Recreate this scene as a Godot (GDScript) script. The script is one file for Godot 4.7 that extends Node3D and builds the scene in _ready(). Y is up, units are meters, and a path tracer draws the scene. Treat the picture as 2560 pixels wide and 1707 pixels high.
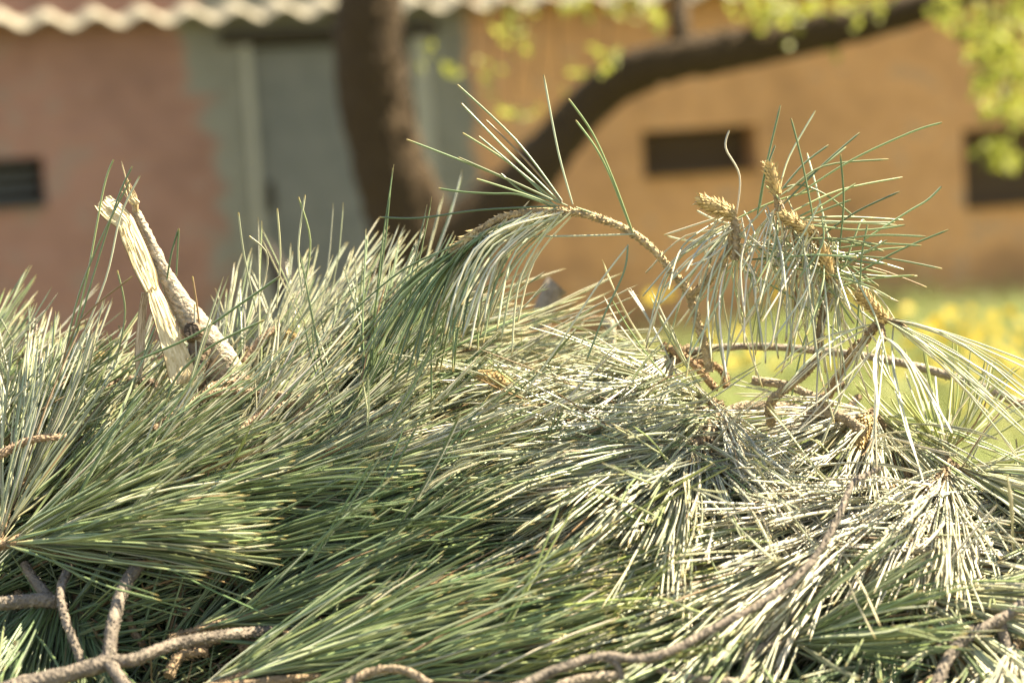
extends Node3D
# A heap of cut pine branches in front of a low farm shed, seen with a 70 mm lens.

const FL := 4985.0                     # focal length in photograph pixels
const EYE := Vector3(0, 1.2, 0)
const PITCH := -6.05
const ROLL := -3.6
const FOCUS := 2.12
const YAW := 18.0                      # how far the shed's front turns away to the right
const WALL_AT := 10.2
const SUN_FROM := Vector3(0.60, 0.76, -0.205)

var cam: Camera3D
var rng := RandomNumberGenerator.new()
var M := {}
var used := {}
var wall_origin := Vector3.ZERO
var wall_r := Vector3.RIGHT
var wall_n := Vector3.BACK
var bumps := FastNoiseLite.new()

# ------------------------------------------------------------------ mesh collector
class MB:
	var v := PackedVector3Array()
	var n := PackedVector3Array()
	var c := PackedColorArray()
	var u := PackedVector2Array()
	var i := PackedInt32Array()

	func mesh(m: Material, off := Vector3.ZERO) -> ArrayMesh:
		if off != Vector3.ZERO:
			for k in v.size():
				v[k] -= off
		var a := []
		a.resize(Mesh.ARRAY_MAX)
		a[Mesh.ARRAY_VERTEX] = v
		a[Mesh.ARRAY_NORMAL] = n
		a[Mesh.ARRAY_COLOR] = c
		a[Mesh.ARRAY_TEX_UV] = u
		a[Mesh.ARRAY_INDEX] = i
		var am := ArrayMesh.new()
		am.add_surface_from_arrays(Mesh.PRIMITIVE_TRIANGLES, a)
		am.surface_set_material(0, m)
		return am

	func put(p: Vector3, nn: Vector3, cc: Color, uv: Vector2) -> void:
		v.append(p)
		n.append(nn)
		c.append(cc)
		u.append(uv)

	func tri(a: Vector3, b: Vector3, d: Vector3, cc: Color) -> void:
		var nn := (d - a).cross(b - a).normalized()
		var k := v.size()
		put(a, nn, cc, Vector2.ZERO)
		put(b, nn, cc, Vector2.RIGHT)
		put(d, nn, cc, Vector2.ONE)
		i.append(k)
		i.append(k + 1)
		i.append(k + 2)

	func quad(a: Vector3, b: Vector3, d: Vector3, e: Vector3, cc: Color, us := 1.0, vs := 1.0) -> void:
		# clockwise from the front: a top-left, b top-right, d bottom-right, e bottom-left
		var nn := (e - a).cross(b - a).normalized()
		var k := v.size()
		put(a, nn, cc, Vector2(0, 0))
		put(b, nn, cc, Vector2(us, 0))
		put(d, nn, cc, Vector2(us, vs))
		put(e, nn, cc, Vector2(0, vs))
		for q in [0, 1, 2, 0, 2, 3]:
			i.append(k + q)

	func box(o: Vector3, x: Vector3, y: Vector3, z: Vector3, cc: Color) -> void:
		# centre and three half axes (x right, y up, z towards the viewer)
		for f in [[x, y, z], [-z, y, x], [-x, y, -z], [z, y, -x], [x, -z, y], [x, z, -y]]:
			var a: Vector3 = f[0]
			var b: Vector3 = f[1]
			var w: Vector3 = f[2]
			quad(o + w - a + b, o + w + a + b, o + w + a - b, o + w - a - b, cc)

	func ring_strip(first: int, rings: int, sides: int) -> void:
		for r in rings - 1:
			for s in sides:
				var a := first + r * sides + s
				var b := first + r * sides + (s + 1) % sides
				i.append(a); i.append(a + sides); i.append(b)
				i.append(b); i.append(a + sides); i.append(b + sides)

	func needle(pts: PackedVector3Array, r: float, col: Color, tip: Color, refv: Vector3, sides := 3) -> void:
		var first := v.size()
		var last := pts.size() - 1
		for k in pts.size():
			var t := (pts[mini(k + 1, last)] - pts[maxi(k - 1, 0)]).normalized()
			var x := t.cross(refv).normalized()
			var y := t.cross(x)
			var s := float(k) / last
			var rr := r * (0.8 + 0.2 * minf(1.0, s * 5.0))
			if k == last:
				rr = r * 0.25
			elif k == last - 1:
				rr = r * 0.85
			var cc := col
			if k == last or k == last - 1 and sides > 3:
				cc = tip
			elif k == 0:
				cc = col.lerp(Color(0.30, 0.24, 0.13), 0.6)
			for q in sides:
				var ang := TAU * q / sides
				var nn := x * cos(ang) + y * sin(ang)
				v.append(pts[k] + nn * rr)
				n.append(nn)
				c.append(cc)
				u.append(Vector2(ang / TAU, s))
		ring_strip(first, pts.size(), sides)

# ------------------------------------------------------------------ placing
func P(x: float, y: float, d: float) -> Vector3:
	return cam.transform * Vector3((x - 1280.0) / FL * d, -(y - 853.5) / FL * d, -d)

func D(y: float) -> float:
	if y < 800.0:
		return 2.29
	return 2.29 - (y - 800.0) / 907.0 * 0.31

func S(x: float, y: float, dz := 0.0) -> Vector3:
	return P(x, y, D(y) - dz)

func on_wall(x: float, y: float, out := 0.0) -> Vector2:
	var dir := (P(x, y, 1.0) - EYE)
	var o := wall_origin + wall_n * out
	var t := wall_n.dot(o - EYE) / wall_n.dot(dir)
	var p := EYE + dir * t - wall_origin
	return Vector2(p.dot(wall_r), p.y)

func wp(s: float, h: float, out := 0.0) -> Vector3:
	return wall_origin + wall_r * s + Vector3.UP * h + wall_n * out

# ------------------------------------------------------------------ objects
func numbered(called: String) -> String:
	if not used.has(called):
		used[called] = 0
		return called
	used[called] += 1
	return "%s_%03d" % [called, used[called]]

func tag(o: Node3D, label: String, category: String, group := "", kind := "") -> void:
	if label: o.set_meta("label", label)
	if category: o.set_meta("category", category)
	if group: o.set_meta("group", group)
	if kind: o.set_meta("kind", kind)

func thing(called: String, at: Vector3, label: String, category: String, group := "") -> Node3D:
	var o := Node3D.new()
	o.name = numbered(called)
	o.position = at
	add_child(o)
	tag(o, label, category, group)
	return o

func part(called: String, b: MB, m: Material, parent: Node3D, base := Vector3.ZERO, kind := "", label := "") -> MeshInstance3D:
	var o := MeshInstance3D.new()
	o.name = called
	o.mesh = b.mesh(m, base)
	parent.add_child(o, true)
	if kind: o.set_meta("kind", kind)
	if label: o.set_meta("label", label)
	return o

# ------------------------------------------------------------------ shapes
func smooth_path(p: Array, per := 5) -> PackedVector3Array:
	var out := PackedVector3Array()
	for k in p.size() - 1:
		var a: Vector3 = p[maxi(k - 1, 0)]
		var b: Vector3 = p[k]
		var c: Vector3 = p[k + 1]
		var d: Vector3 = p[mini(k + 2, p.size() - 1)]
		for q in per:
			out.append(b.cubic_interpolate(c, a, d, float(q) / per))
	out.append(p[p.size() - 1])
	return out

func tube(b: MB, path: PackedVector3Array, radii: PackedFloat32Array, sides: int, amp: float, freq: float, col: Color, vary := 0.25, cap := Color(0, 0, 0, 0)) -> void:
	var first := b.v.size()
	var cnt := path.size()
	var refv := (path[1] - path[0]).cross(Vector3(0.31, 0.77, 0.55)).normalized()
	var along := 0.0
	for k in cnt:
		var t := (path[mini(k + 1, cnt - 1)] - path[maxi(k - 1, 0)]).normalized()
		refv = (refv - t * refv.dot(t)).normalized()
		var w := t.cross(refv)
		if k > 0: along += path[k].distance_to(path[k - 1])
		var fr := float(k) / (cnt - 1) * (radii.size() - 1)
		var r := lerpf(radii[int(fr)], radii[mini(int(fr) + 1, radii.size() - 1)], fr - int(fr))
		for s in sides:
			var a := TAU * s / sides
			var nn := refv * cos(a) + w * sin(a)
			var q := path[k] + nn * r
			var f := bumps.get_noise_3dv(q * freq)
			var f2 := bumps.get_noise_3dv(q * freq * 2.7 + Vector3(7, 3, 1))
			b.put(q + nn * amp * (f + 0.5 * f2) * 2.0, (nn + t * f2 * 0.3 * signf(amp)).normalized(), col * (1.0 + vary * 1.6 * f2), Vector2(float(s) / sides, along))
	b.ring_strip(first, cnt, sides)
	if cap.a > 0.0:
		for e in [0, cnt - 1]:
			var o := path[e]
			var base: int = first + e * sides
			for s in sides:
				var p1 := b.v[base + s]
				var p2 := b.v[base + (s + 1) % sides]
				if e == 0: b.tri(o, p1, p2, cap)
				else: b.tri(o, p2, p1, cap)

func pegs(b: MB, path: PackedVector3Array, r0: float, r1: float, dens: float, size: float, col: Color) -> void:
	# the short raised bases that fallen needles leave all over a pine twig
	var length := 0.0
	for k in path.size() - 1: length += path[k].distance_to(path[k + 1])
	var cnt := int(length / (0.0042 / dens)) * 4
	for k in cnt:
		var f := (k + rng.randf() * 0.6) / cnt * (path.size() - 1.001)
		var e := int(f)
		var t := (path[e + 1] - path[e]).normalized()
		var p := path[e].lerp(path[e + 1], f - e)
		var x := t.cross(Vector3(0.31, 0.77, 0.55)).normalized()
		var y := t.cross(x)
		var a := k * 2.3999 + rng.randf_range(-0.3, 0.3)
		var nn := x * cos(a) + y * sin(a)
		var w := t.cross(nn)
		var r := lerpf(r0, r1, f / (path.size() - 1))
		var z := size * rng.randf_range(0.7, 1.3)
		var o := p + nn * r * 0.92
		var tip := o + nn * z * 1.1 + t * z * 0.9
		var cc := col * rng.randf_range(0.65, 1.35)
		b.tri(o - t * z * 1.1, o + w * z * 0.75, tip, cc)
		b.tri(o + w * z * 0.75, o - w * z * 0.75 + t * z * 0.4, tip, cc * 0.9)
		b.tri(o - w * z * 0.75 + t * z * 0.4, o - t * z * 1.1, tip, cc)

func twig_shape(b: MB, path: PackedVector3Array, r0: float, r1: float, dens := 1.0, col := Color(0.26, 0.19, 0.115)) -> void:
	tube(b, path, PackedFloat32Array([r0, (r0 + r1) * 0.5, r1]), 9, r0 * 0.14, 190.0, col, 0.5, col * 0.8)
	if dens > 0.0:
		pegs(b, path, r0, r1, dens, clampf(r0 * 0.42, 0.0011, 0.0019) if r0 < 0.0062 else 0.0015, col * (1.1 if r0 < 0.0062 else 0.92))

const TONE := [Color(0.112, 0.172, 0.062), Color(0.222, 0.285, 0.118), Color(0.42, 0.44, 0.275), Color(0.58, 0.56, 0.41), Color(0.30, 0.34, 0.095)]

func needle_color(tone: int) -> Color:
	if rng.randf() < 0.022:
		return Color(0.25, 0.16, 0.07)
	var k := tone
	var roll := rng.randf()
	if roll < 0.16: k = maxi(0, tone - 1)
	elif roll > 0.82 and tone < 3: k = tone + 1
	var c: Color = TONE[k]
	var w := rng.randf_range(0.66, 1.32)
	return Color(c.r * w * rng.randf_range(0.92, 1.1), c.g * w, c.b * w * rng.randf_range(0.85, 1.15))

func tip_color() -> Color:
	return Color(0.36, 0.28, 0.09) * rng.randf_range(0.7, 1.15)

func unit() -> Vector3:
	return Vector3(rng.randfn(), rng.randfn(), rng.randfn()).normalized()

func fan(b: MB, a: Vector3, e: Vector3, count: int, spread: float, tone: int, droop: float, length: float, sweep := 0.35, radius := 0.0012, loose := 0.1) -> void:
	# pairs of needles along the outer twig a > e, swept towards its tip
	var ax := (e - a).normalized()
	var x := ax.cross(Vector3(0.2, 0.9, 0.3)).normalized()
	var y := ax.cross(x)
	var pairs := count / 2
	for k in pairs:
		var f := pow(rng.randf(), 0.8)
		var ang := rng.randf() * TAU
		var side := x * cos(ang) + y * sin(ang)
		var open := deg_to_rad(spread) * (1.2 - 0.5 * f) * rng.randf_range(0.3, 1.5)
		var dir := (ax * cos(open) + side * sin(open)).normalized()
		var o := a.lerp(e, f) + side * 0.003
		var stray := rng.randf() < loose
		if stray:
			dir = (dir + unit() * 0.75).normalized()
		var long := length * rng.randf_range(0.78, 1.1) * (0.92 + 0.08 * f)
		var kink := unit() * (0.13 if not stray else 0.3)
		for q in 2:
			var d2 := (dir + unit() * 0.035).normalized()
			var bend := ax * sweep * sin(open) + Vector3.DOWN * droop * rng.randf_range(0.6, 1.4) - side * sin(open) * 0.18 + kink + unit() * 0.03
			var wig := unit() * rng.randf_range(0.0, 0.022)
			var pts := PackedVector3Array()
			var l := long * rng.randf_range(0.95, 1.02)
			for s in [0.0, 0.16, 0.36, 0.56, 0.76, 0.95, 1.0]:
				pts.append(o + (d2 * s + bend * s * s + wig * sin(s * 7.0)) * l)
			b.needle(pts, radius * rng.randf_range(0.88, 1.15), needle_color(tone), tip_color(), unit())

func bud(b: MB, a: Vector3, e: Vector3, r: float) -> void:
	# a spent pollen cone: a spindle of overlapping papery scales
	var ax := (e - a).normalized()
	var long := a.distance_to(e)
	var pts := PackedVector3Array()
	var rad := PackedFloat32Array()
	for k in 9:
		pts.append(a.lerp(e, k / 8.0))
		rad.append(r * [0.45, 0.7, 0.85, 0.95, 1.0, 1.0, 0.95, 0.8, 0.35][k])
	tube(b, pts, rad, 9, r * 0.1, 200.0, Color(0.36, 0.25, 0.10), 0.3, Color(0.36, 0.25, 0.1))
	var x := ax.cross(Vector3(0.2, 0.9, 0.3)).normalized()
	var y := ax.cross(x)
	var cnt := int(long / 0.0011 * 3.0)
	for k in cnt:
		var f := (k + rng.randf()) / cnt
		var ang := k * 2.3999
		var nn := x * cos(ang) + y * sin(ang)
		var w := ax.cross(nn)
		var o := a.lerp(e, f) + nn * r * (0.6 + 0.38 * sin(PI * (0.12 + 0.8 * f)))
		var z := 0.0026 * rng.randf_range(0.5, 1.6)
		var tip := o + ax * z * rng.randf_range(0.9, 1.8) + nn * z * rng.randf_range(0.4, 1.7)
		var cc := Color(0.50, 0.37, 0.17) * rng.randf_range(0.7, 1.35)
		b.tri(o - ax * z * 0.7, o + w * z * 0.6, tip, cc)
		b.tri(o + w * z * 0.6, o - w * z * 0.6 + ax * z * 0.3, tip, cc * 0.85)
		b.tri(o - w * z * 0.6 + ax * z * 0.3, o - ax * z * 0.7, tip, cc)

# one cut branch: stems [[[x, y, dz], ...], r0, r1], shoots [x0, y0, x1, y1, dz0, dz1, needles, spread, tone, droop, length], cones [x0, y0, x1, y1, dz, r]
func branch(label: String, group: String, stems: Array, shoots: Array, cones := [], called := "pine_branch") -> Node3D:
	var base := Vector3.ZERO
	if stems.size():
		var f: Array = stems[0][0][0]
		base = S(f[0], f[1], f[2])
	else:
		base = S(shoots[0][0], shoots[0][1], shoots[0][4])
	var t := thing(called, base, label, "branch", group)
	for k in stems.size():
		var p := []
		for q in stems[k][0]: p.append(S(q[0], q[1], q[2]))
		var b := MB.new()
		twig_shape(b, smooth_path(p), stems[k][1], stems[k][2], stems[k][3] if stems[k].size() > 3 else 1.0, stems[k][4] if stems[k].size() > 4 else Color(0.26, 0.19, 0.115))
		part("stem" if k == 0 else "side_stem", b, M.bark, t, base)
	for s in shoots:
		var a := S(s[0], s[1], s[4])
		var e := S(s[2], s[3], s[5])
		var mid := (a + e) * 0.5 + unit() * a.distance_to(e) * 0.05
		var b := MB.new()
		twig_shape(b, smooth_path([a - (e - a) * 0.15, a, mid, e], 4), 0.0042, 0.003)
		part("twig", b, M.bark, t, base)
		var nb := MB.new()
		fan(nb, a, e, int(s[6] * 1.45), s[7], s[8], s[9], s[10], 0.35, lerpf(0.00097, 0.0013, clampf((s[1] - 1000.0) / 500.0, 0.0, 1.0)), 0.19 if s[1] < 1200.0 else 0.06)
		part("needle_tuft", nb, M.needle, t, base, "stuff")
	for c in cones:
		var b := MB.new()
		bud(b, S(c[0], c[1], c[4]), S(c[2], c[3], c[4]), c[5])
		part("pollen_cone", b, M.cone, t, base)
	return t

func lone(parent: Node3D, base: Vector3, pts: Array, d0: float, d1: float, tone: int, r := 0.00112) -> void:
	# one needle that stands free of the heap: base, (middle,) tip in the plane of focus, with its own depth
	var ctl := []
	for k in pts.size():
		ctl.append(P(pts[k][0], pts[k][1], lerpf(d0, d1, float(k) / (pts.size() - 1))))
	if ctl.size() == 2:
		var off: Vector3 = unit() * (ctl[0] as Vector3).distance_to(ctl[1]) * 0.03
		ctl.insert(1, ctl[0].lerp(ctl[1], 0.5) + off)
	var path := smooth_path(ctl, 5)
	var last := path[path.size() - 1]
	path[path.size() - 1] = last - (last - path[path.size() - 2]) * 0.12
	path.append(last)
	var b := MB.new()
	b.needle(path, r, needle_color(tone), tip_color(), unit(), 5)
	part("needle", b, M.needle, parent, base)

func slab(b: MB, left: Array, right: Array, d_left: float, d_right: float, thick: float, bulge: float, wood: Color, bark: Color, jag := 0.0) -> void:
	# a split plank of wood with bark left on its back and sides; outlines run from the top down
	var lp := []
	var rp := []
	for q in left: lp.append(P(150 + q[0] * 0.4464, 350 + q[1] * 0.4464, d_left))
	for q in right: rp.append(P(150 + q[0] * 0.4464, 350 + q[1] * 0.4464, d_right))
	var ls := smooth_path(lp, 6)
	var rs := smooth_path(rp, 6)
	var rows := mini(ls.size(), rs.size())
	var cols := 17
	var face := (ls[0] - ls[rows - 1]).cross(rs[rows / 2] - ls[rows / 2]).normalized()
	if face.dot(EYE - ls[0]) < 0.0: face = -face
	var down := (ls[rows - 1] - ls[0]).normalized()
	var front := []
	var back := []
	for r in rows:
		var fl := []
		var bl := []
		for q in cols:
			var f := float(q) / (cols - 1)
			var p := ls[r].lerp(rs[r], f)
			if r == 0: p -= down * jag * rng.randf()
			var g := bumps.get_noise_2d(f * 30.0, p.y * 22.0) * 0.0012
			fl.append(p + face * (bulge * sin(PI * f) + g))
			bl.append(p - face * thick * (0.35 + 0.65 * sin(PI * clampf(f, 0.04, 0.96))))
		front.append(fl)
		back.append(bl)
	for r in rows - 1:
		for q in cols - 1:
			var g := bumps.get_noise_2d(q * 40.0, r * 0.16) + 0.5 * bumps.get_noise_2d(q * 17.0 + 5.0, r * 0.6)
			b.quad(front[r][q], front[r][q + 1], front[r + 1][q + 1], front[r + 1][q], Color(wood.r * (1.0 + 0.3 * g), wood.g * (1.0 + 0.36 * g), wood.b * (1.0 + 0.5 * g)))
			b.quad(back[r][q + 1], back[r][q], back[r + 1][q], back[r + 1][q + 1], bark)
		b.quad(back[r][0], front[r][0], front[r + 1][0], back[r + 1][0], bark)
		b.quad(front[r][cols - 1], back[r][cols - 1], back[r + 1][cols - 1], front[r + 1][cols - 1], bark)
	for q in cols - 1:
		b.quad(back[0][q], back[0][q + 1], front[0][q + 1], front[0][q], wood)
		b.quad(front[rows - 1][q], front[rows - 1][q + 1], back[rows - 1][q + 1], back[rows - 1][q], wood)

func fibres(b: MB, left: Array, right: Array, d: float, count: int, col: Color) -> void:
	# torn strands lying along the split face, some lifting off its ragged end
	for k in count:
		var f := rng.randf()
		var e := pow(rng.randf(), 1.6) * (left.size() - 1.01)
		var i := int(e)
		var l := Vector2(left[i][0], left[i][1]).lerp(Vector2(left[i + 1][0], left[i + 1][1]), e - i)
		var g := e / (left.size() - 1.0) * (right.size() - 1.01)
		var j := int(g)
		var q := Vector2(right[j][0], right[j][1]).lerp(Vector2(right[j + 1][0], right[j + 1][1]), g - j)
		var dir := (Vector2(left[i + 1][0], left[i + 1][1]) - Vector2(left[i][0], left[i][1])).normalized()
		var p := l.lerp(q, f)
		var long := rng.randf_range(30.0, 110.0)
		var a := z(p.x, p.y, d - 0.0015)
		var up := z(p.x - dir.x * long, p.y - dir.y * long, d - rng.randf_range(0.001, 0.006))
		if e > 0.7 and rng.randf() < 0.8: up = up.lerp(a, 0.3) + (a - up) * 0.0
		b.needle(PackedVector3Array([a, a.lerp(up, 0.35) + unit() * 0.0006, a.lerp(up, 0.7) + unit() * 0.001, up]), rng.randf_range(0.0004, 0.0011), col * rng.randf_range(0.7, 1.2), col * 0.9, unit(), 4)

# ------------------------------------------------------------------ materials
func noise(freq: float, sd: int, octaves := 4) -> FastNoiseLite:
	var n := FastNoiseLite.new()
	n.seed = sd
	n.frequency = freq
	n.fractal_octaves = octaves
	return n

func noise_tex(freq: float, sd: int, ramp: Array = [], size := 256) -> NoiseTexture2D:
	var t := NoiseTexture2D.new()
	t.width = size
	t.height = size
	t.seamless = true
	t.noise = noise(freq, sd)
	if ramp.size():
		var g := Gradient.new()
		var offs := PackedFloat32Array()
		var cols := PackedColorArray()
		for k in ramp.size():
			offs.append(float(k) / (ramp.size() - 1))
			cols.append((ramp[k] as Color).linear_to_srgb())
		g.offsets = offs
		g.colors = cols
		t.color_ramp = g
	return t

func mat(called: String, col: Color, rough: float, vertex := false) -> StandardMaterial3D:
	var m := StandardMaterial3D.new()
	m.resource_name = called
	m.albedo_color = Color(1, 1, 1) if vertex else col.linear_to_srgb()
	m.vertex_color_use_as_albedo = vertex
	m.roughness = rough
	m.cull_mode = BaseMaterial3D.CULL_DISABLED
	return m

func relief(m: StandardMaterial3D, tex: Texture2D, cm: float, scale: float, albedo: Texture2D = null) -> void:
	m.uv1_triplanar = true
	m.uv1_world_triplanar = true
	m.uv1_scale = Vector3.ONE * scale
	m.heightmap_enabled = true
	m.heightmap_texture = tex
	m.heightmap_scale = cm
	if albedo: m.albedo_texture = albedo

func materials() -> void:
	M.needle = mat("needle", Color.WHITE, 0.38, true)
	M.needle.backlight_enabled = true
	M.needle.backlight = Color(0.45, 0.45, 0.34)
	M.needle.metallic_specular = 0.62
	M.needle.rim_enabled = true
	M.needle.rim = 0.3
	M.needle.rim_tint = 0.2
	M.bark = mat("twig bark", Color.WHITE, 0.85, true)
	relief(M.bark, noise_tex(0.06, 3), 0.3, 12.0, noise_tex(0.05, 4, [Color(0.45, 0.42, 0.40), Color(0.8, 0.78, 0.75), Color(1.0, 0.98, 0.95), Color(1.0, 1.0, 1.0)]))
	M.wood = mat("split wood", Color.WHITE, 0.7, true)
	M.cone = mat("pollen cone", Color.WHITE, 0.75, true)
	M.cone.backlight_enabled = true
	M.cone.backlight = Color(0.25, 0.2, 0.1)
	M.litter_shade = mat("litter_shade", Color.WHITE, 0.95)  # brown and green mat, darkened for the shade between the branches
	relief(M.litter_shade, noise_tex(0.06, 12), 2.0, 6.0, noise_tex(0.05, 13, [Color(0.012, 0.012, 0.006), Color(0.05, 0.036, 0.018), Color(0.04, 0.05, 0.018), Color(0.10, 0.075, 0.035)]))
	M.trunk = mat("tree bark", Color.WHITE, 0.95)
	relief(M.trunk, noise_tex(0.035, 21), 1.2, 3.0, noise_tex(0.02, 22, [Color(0.036, 0.020, 0.006), Color(0.047, 0.027, 0.008), Color(0.062, 0.037, 0.011)]))
	M.leaf = mat("broad leaf", Color.WHITE, 0.5, true)
	M.leaf.backlight_enabled = true
	M.leaf.backlight = Color(1.0, 1.0, 1.0)
	M.grass = mat("grass", Color.WHITE, 0.6, true)
	M.grass.backlight_enabled = true
	M.grass.backlight = Color(0.7, 0.7, 0.7)
	M.petal = mat("petal", Color(0.78, 0.62, 0.05), 0.6)
	M.petal.backlight_enabled = true
	M.petal.backlight = Color(0.9, 0.75, 0.10)
	M.flower_eye = mat("flower eye", Color(0.6, 0.36, 0.02), 0.8)
	M.soil = mat("soil", Color.WHITE, 0.95)
	relief(M.soil, noise_tex(0.04, 31), 4.0, 0.8, noise_tex(0.02, 32, [Color(0.06, 0.07, 0.025), Color(0.11, 0.11, 0.045), Color(0.17, 0.14, 0.07)]))
	M.roof = mat("roof sheet", Color.WHITE, 0.9)
	relief(M.roof, noise_tex(0.05, 41), 0.5, 2.0, noise_tex(0.03, 42, [Color(0.13, 0.115, 0.07), Color(0.24, 0.215, 0.165), Color(0.29, 0.27, 0.21), Color(0.20, 0.17, 0.09)]))
	M.door = mat("door sheet", Color.WHITE, 0.7)
	relief(M.door, noise_tex(0.02, 51), 0.15, 1.5, noise_tex(0.012, 52, [Color(0.135, 0.138, 0.122), Color(0.17, 0.17, 0.15), Color(0.20, 0.195, 0.17)]))
	M.frame = mat("door frame", Color(0.36, 0.34, 0.27), 0.75)
	M.dark = mat("dark timber", Color(0.035, 0.025, 0.014), 0.85)
	M.inside = mat("inner wall", Color(0.12, 0.10, 0.07), 0.95)
	M.board = mat("old board", Color(0.085, 0.052, 0.02), 0.85)  # tone of the dim window openings, for added panels, slats and sills
	M.slat = mat("slat", Color(0.11, 0.12, 0.11), 0.8)

# ------------------------------------------------------------------ the start
func _ready() -> void:
	rng.seed = 4711
	bumps.seed = 5
	bumps.frequency = 1.0
	bumps.fractal_octaves = 2
	cam = Camera3D.new()
	cam.name = "camera"
	cam.fov = rad_to_deg(2.0 * atan(853.5 / FL))
	cam.near = 0.05
	cam.far = 400.0
	cam.transform = Transform3D(Basis.from_euler(Vector3(deg_to_rad(PITCH), 0, deg_to_rad(ROLL))), EYE)
	var lens := CameraAttributesPhysical.new()
	lens.frustum_focal_length = 70.1
	lens.frustum_focus_distance = FOCUS
	lens.exposure_aperture = 2.7
	cam.attributes = lens
	add_child(cam)
	cam.fov = rad_to_deg(2.0 * atan(853.5 / FL))
	cam.current = true
	var sky := ProceduralSkyMaterial.new()
	sky.sky_top_color = Color(0.43, 0.49, 0.58)
	sky.sky_horizon_color = Color(0.78, 0.79, 0.76)
	sky.sky_energy_multiplier = 0.85
	sky.ground_energy_multiplier = 0.85
	sky.sky_curve = 0.18
	sky.ground_bottom_color = Color(0.32, 0.30, 0.22)
	sky.ground_horizon_color = Color(0.62, 0.62, 0.55)
	var env := Environment.new()
	env.background_mode = Environment.BG_SKY
	env.sky = Sky.new()
	env.sky.sky_material = sky
	env.tonemap_mode = Environment.TONE_MAPPER_LINEAR
	env.tonemap_exposure = 4.5
	env.sdfgi_enabled = true
	env.ssao_enabled = true
	env.ssil_enabled = true
	var we := WorldEnvironment.new()
	we.name = "world"
	we.environment = env
	add_child(we)
	var sun := DirectionalLight3D.new()
	sun.name = "sun"
	sun.light_energy = 1.6
	sun.light_color = Color(1.0, 0.935, 0.81)
	sun.light_angular_distance = 0.5
	sun.shadow_enabled = true
	add_child(sun)
	sun.look_at_from_position(SUN_FROM * 20.0, Vector3.ZERO)
	wall_origin = P(1280, 853.5, WALL_AT)
	wall_origin.y = 0.0
	wall_r = Vector3(cos(deg_to_rad(YAW)), 0, -sin(deg_to_rad(YAW)))
	wall_n = Vector3(sin(deg_to_rad(YAW)), 0, cos(deg_to_rad(YAW)))
	materials()
	setting()
	shed()
	tree()
	meadow()
	heap()
	hero()

func setting() -> void:
	var b := MB.new()
	b.quad(Vector3(-150, 0, -200), Vector3(150, 0, -200), Vector3(150, 0, 60), Vector3(-150, 0, 60), Color.WHITE)
	var g := part("ground", b, M.soil, self)
	tag(g, "", "", "", "structure")

# ------------------------------------------------------------------ shed
func wall_texture(s0: float, s1: float, top: float, door0: float, door1: float) -> ImageTexture:
	var w := 1024
	var h := 256
	var im := Image.create(w, h, false, Image.FORMAT_RGB8)
	var big := noise(0.9, 61, 3)
	var fine := noise(5.0, 62, 4)
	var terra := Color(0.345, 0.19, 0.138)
	var amber_glow := Color(0.63, 0.335, 0.14)  # terracotta with a warm glow mixed into the colour
	var plaster := Color(0.225, 0.215, 0.172)
	for yy in h:
		var hh := top * (1.0 - (yy + 0.5) / h)
		for xx in w:
			var s := lerpf(s0, s1, (xx + 0.5) / w)
			var a := big.get_noise_2d(s, hh)
			var f := fine.get_noise_2d(s, hh)
			# amber glow painted into the terracotta, stronger to the right of the door
			var c := terra.lerp(amber_glow, clampf((s - door1) * 0.75 + 0.35 + a * 0.5, 0.0, 1.0))
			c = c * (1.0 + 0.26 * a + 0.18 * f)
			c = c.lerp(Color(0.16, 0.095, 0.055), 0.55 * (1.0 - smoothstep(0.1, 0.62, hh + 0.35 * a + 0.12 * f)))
			var bare := maxf(smoothstep(door0 - 0.30, door0 - 0.16, s + 0.20 * a + 0.16 * f) , 0.0)
			bare *= 1.0 - smoothstep(door1 + 0.26, door1 + 0.33, s + 0.12 * a + 0.08 * f)
			c = c.lerp(plaster * (1.0 + 0.2 * f), bare)
			if f + 0.5 * a > 0.42: c = c.lerp(plaster, 0.35)
			im.set_pixel(xx, yy, c.linear_to_srgb())
	return ImageTexture.create_from_image(im)

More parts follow.
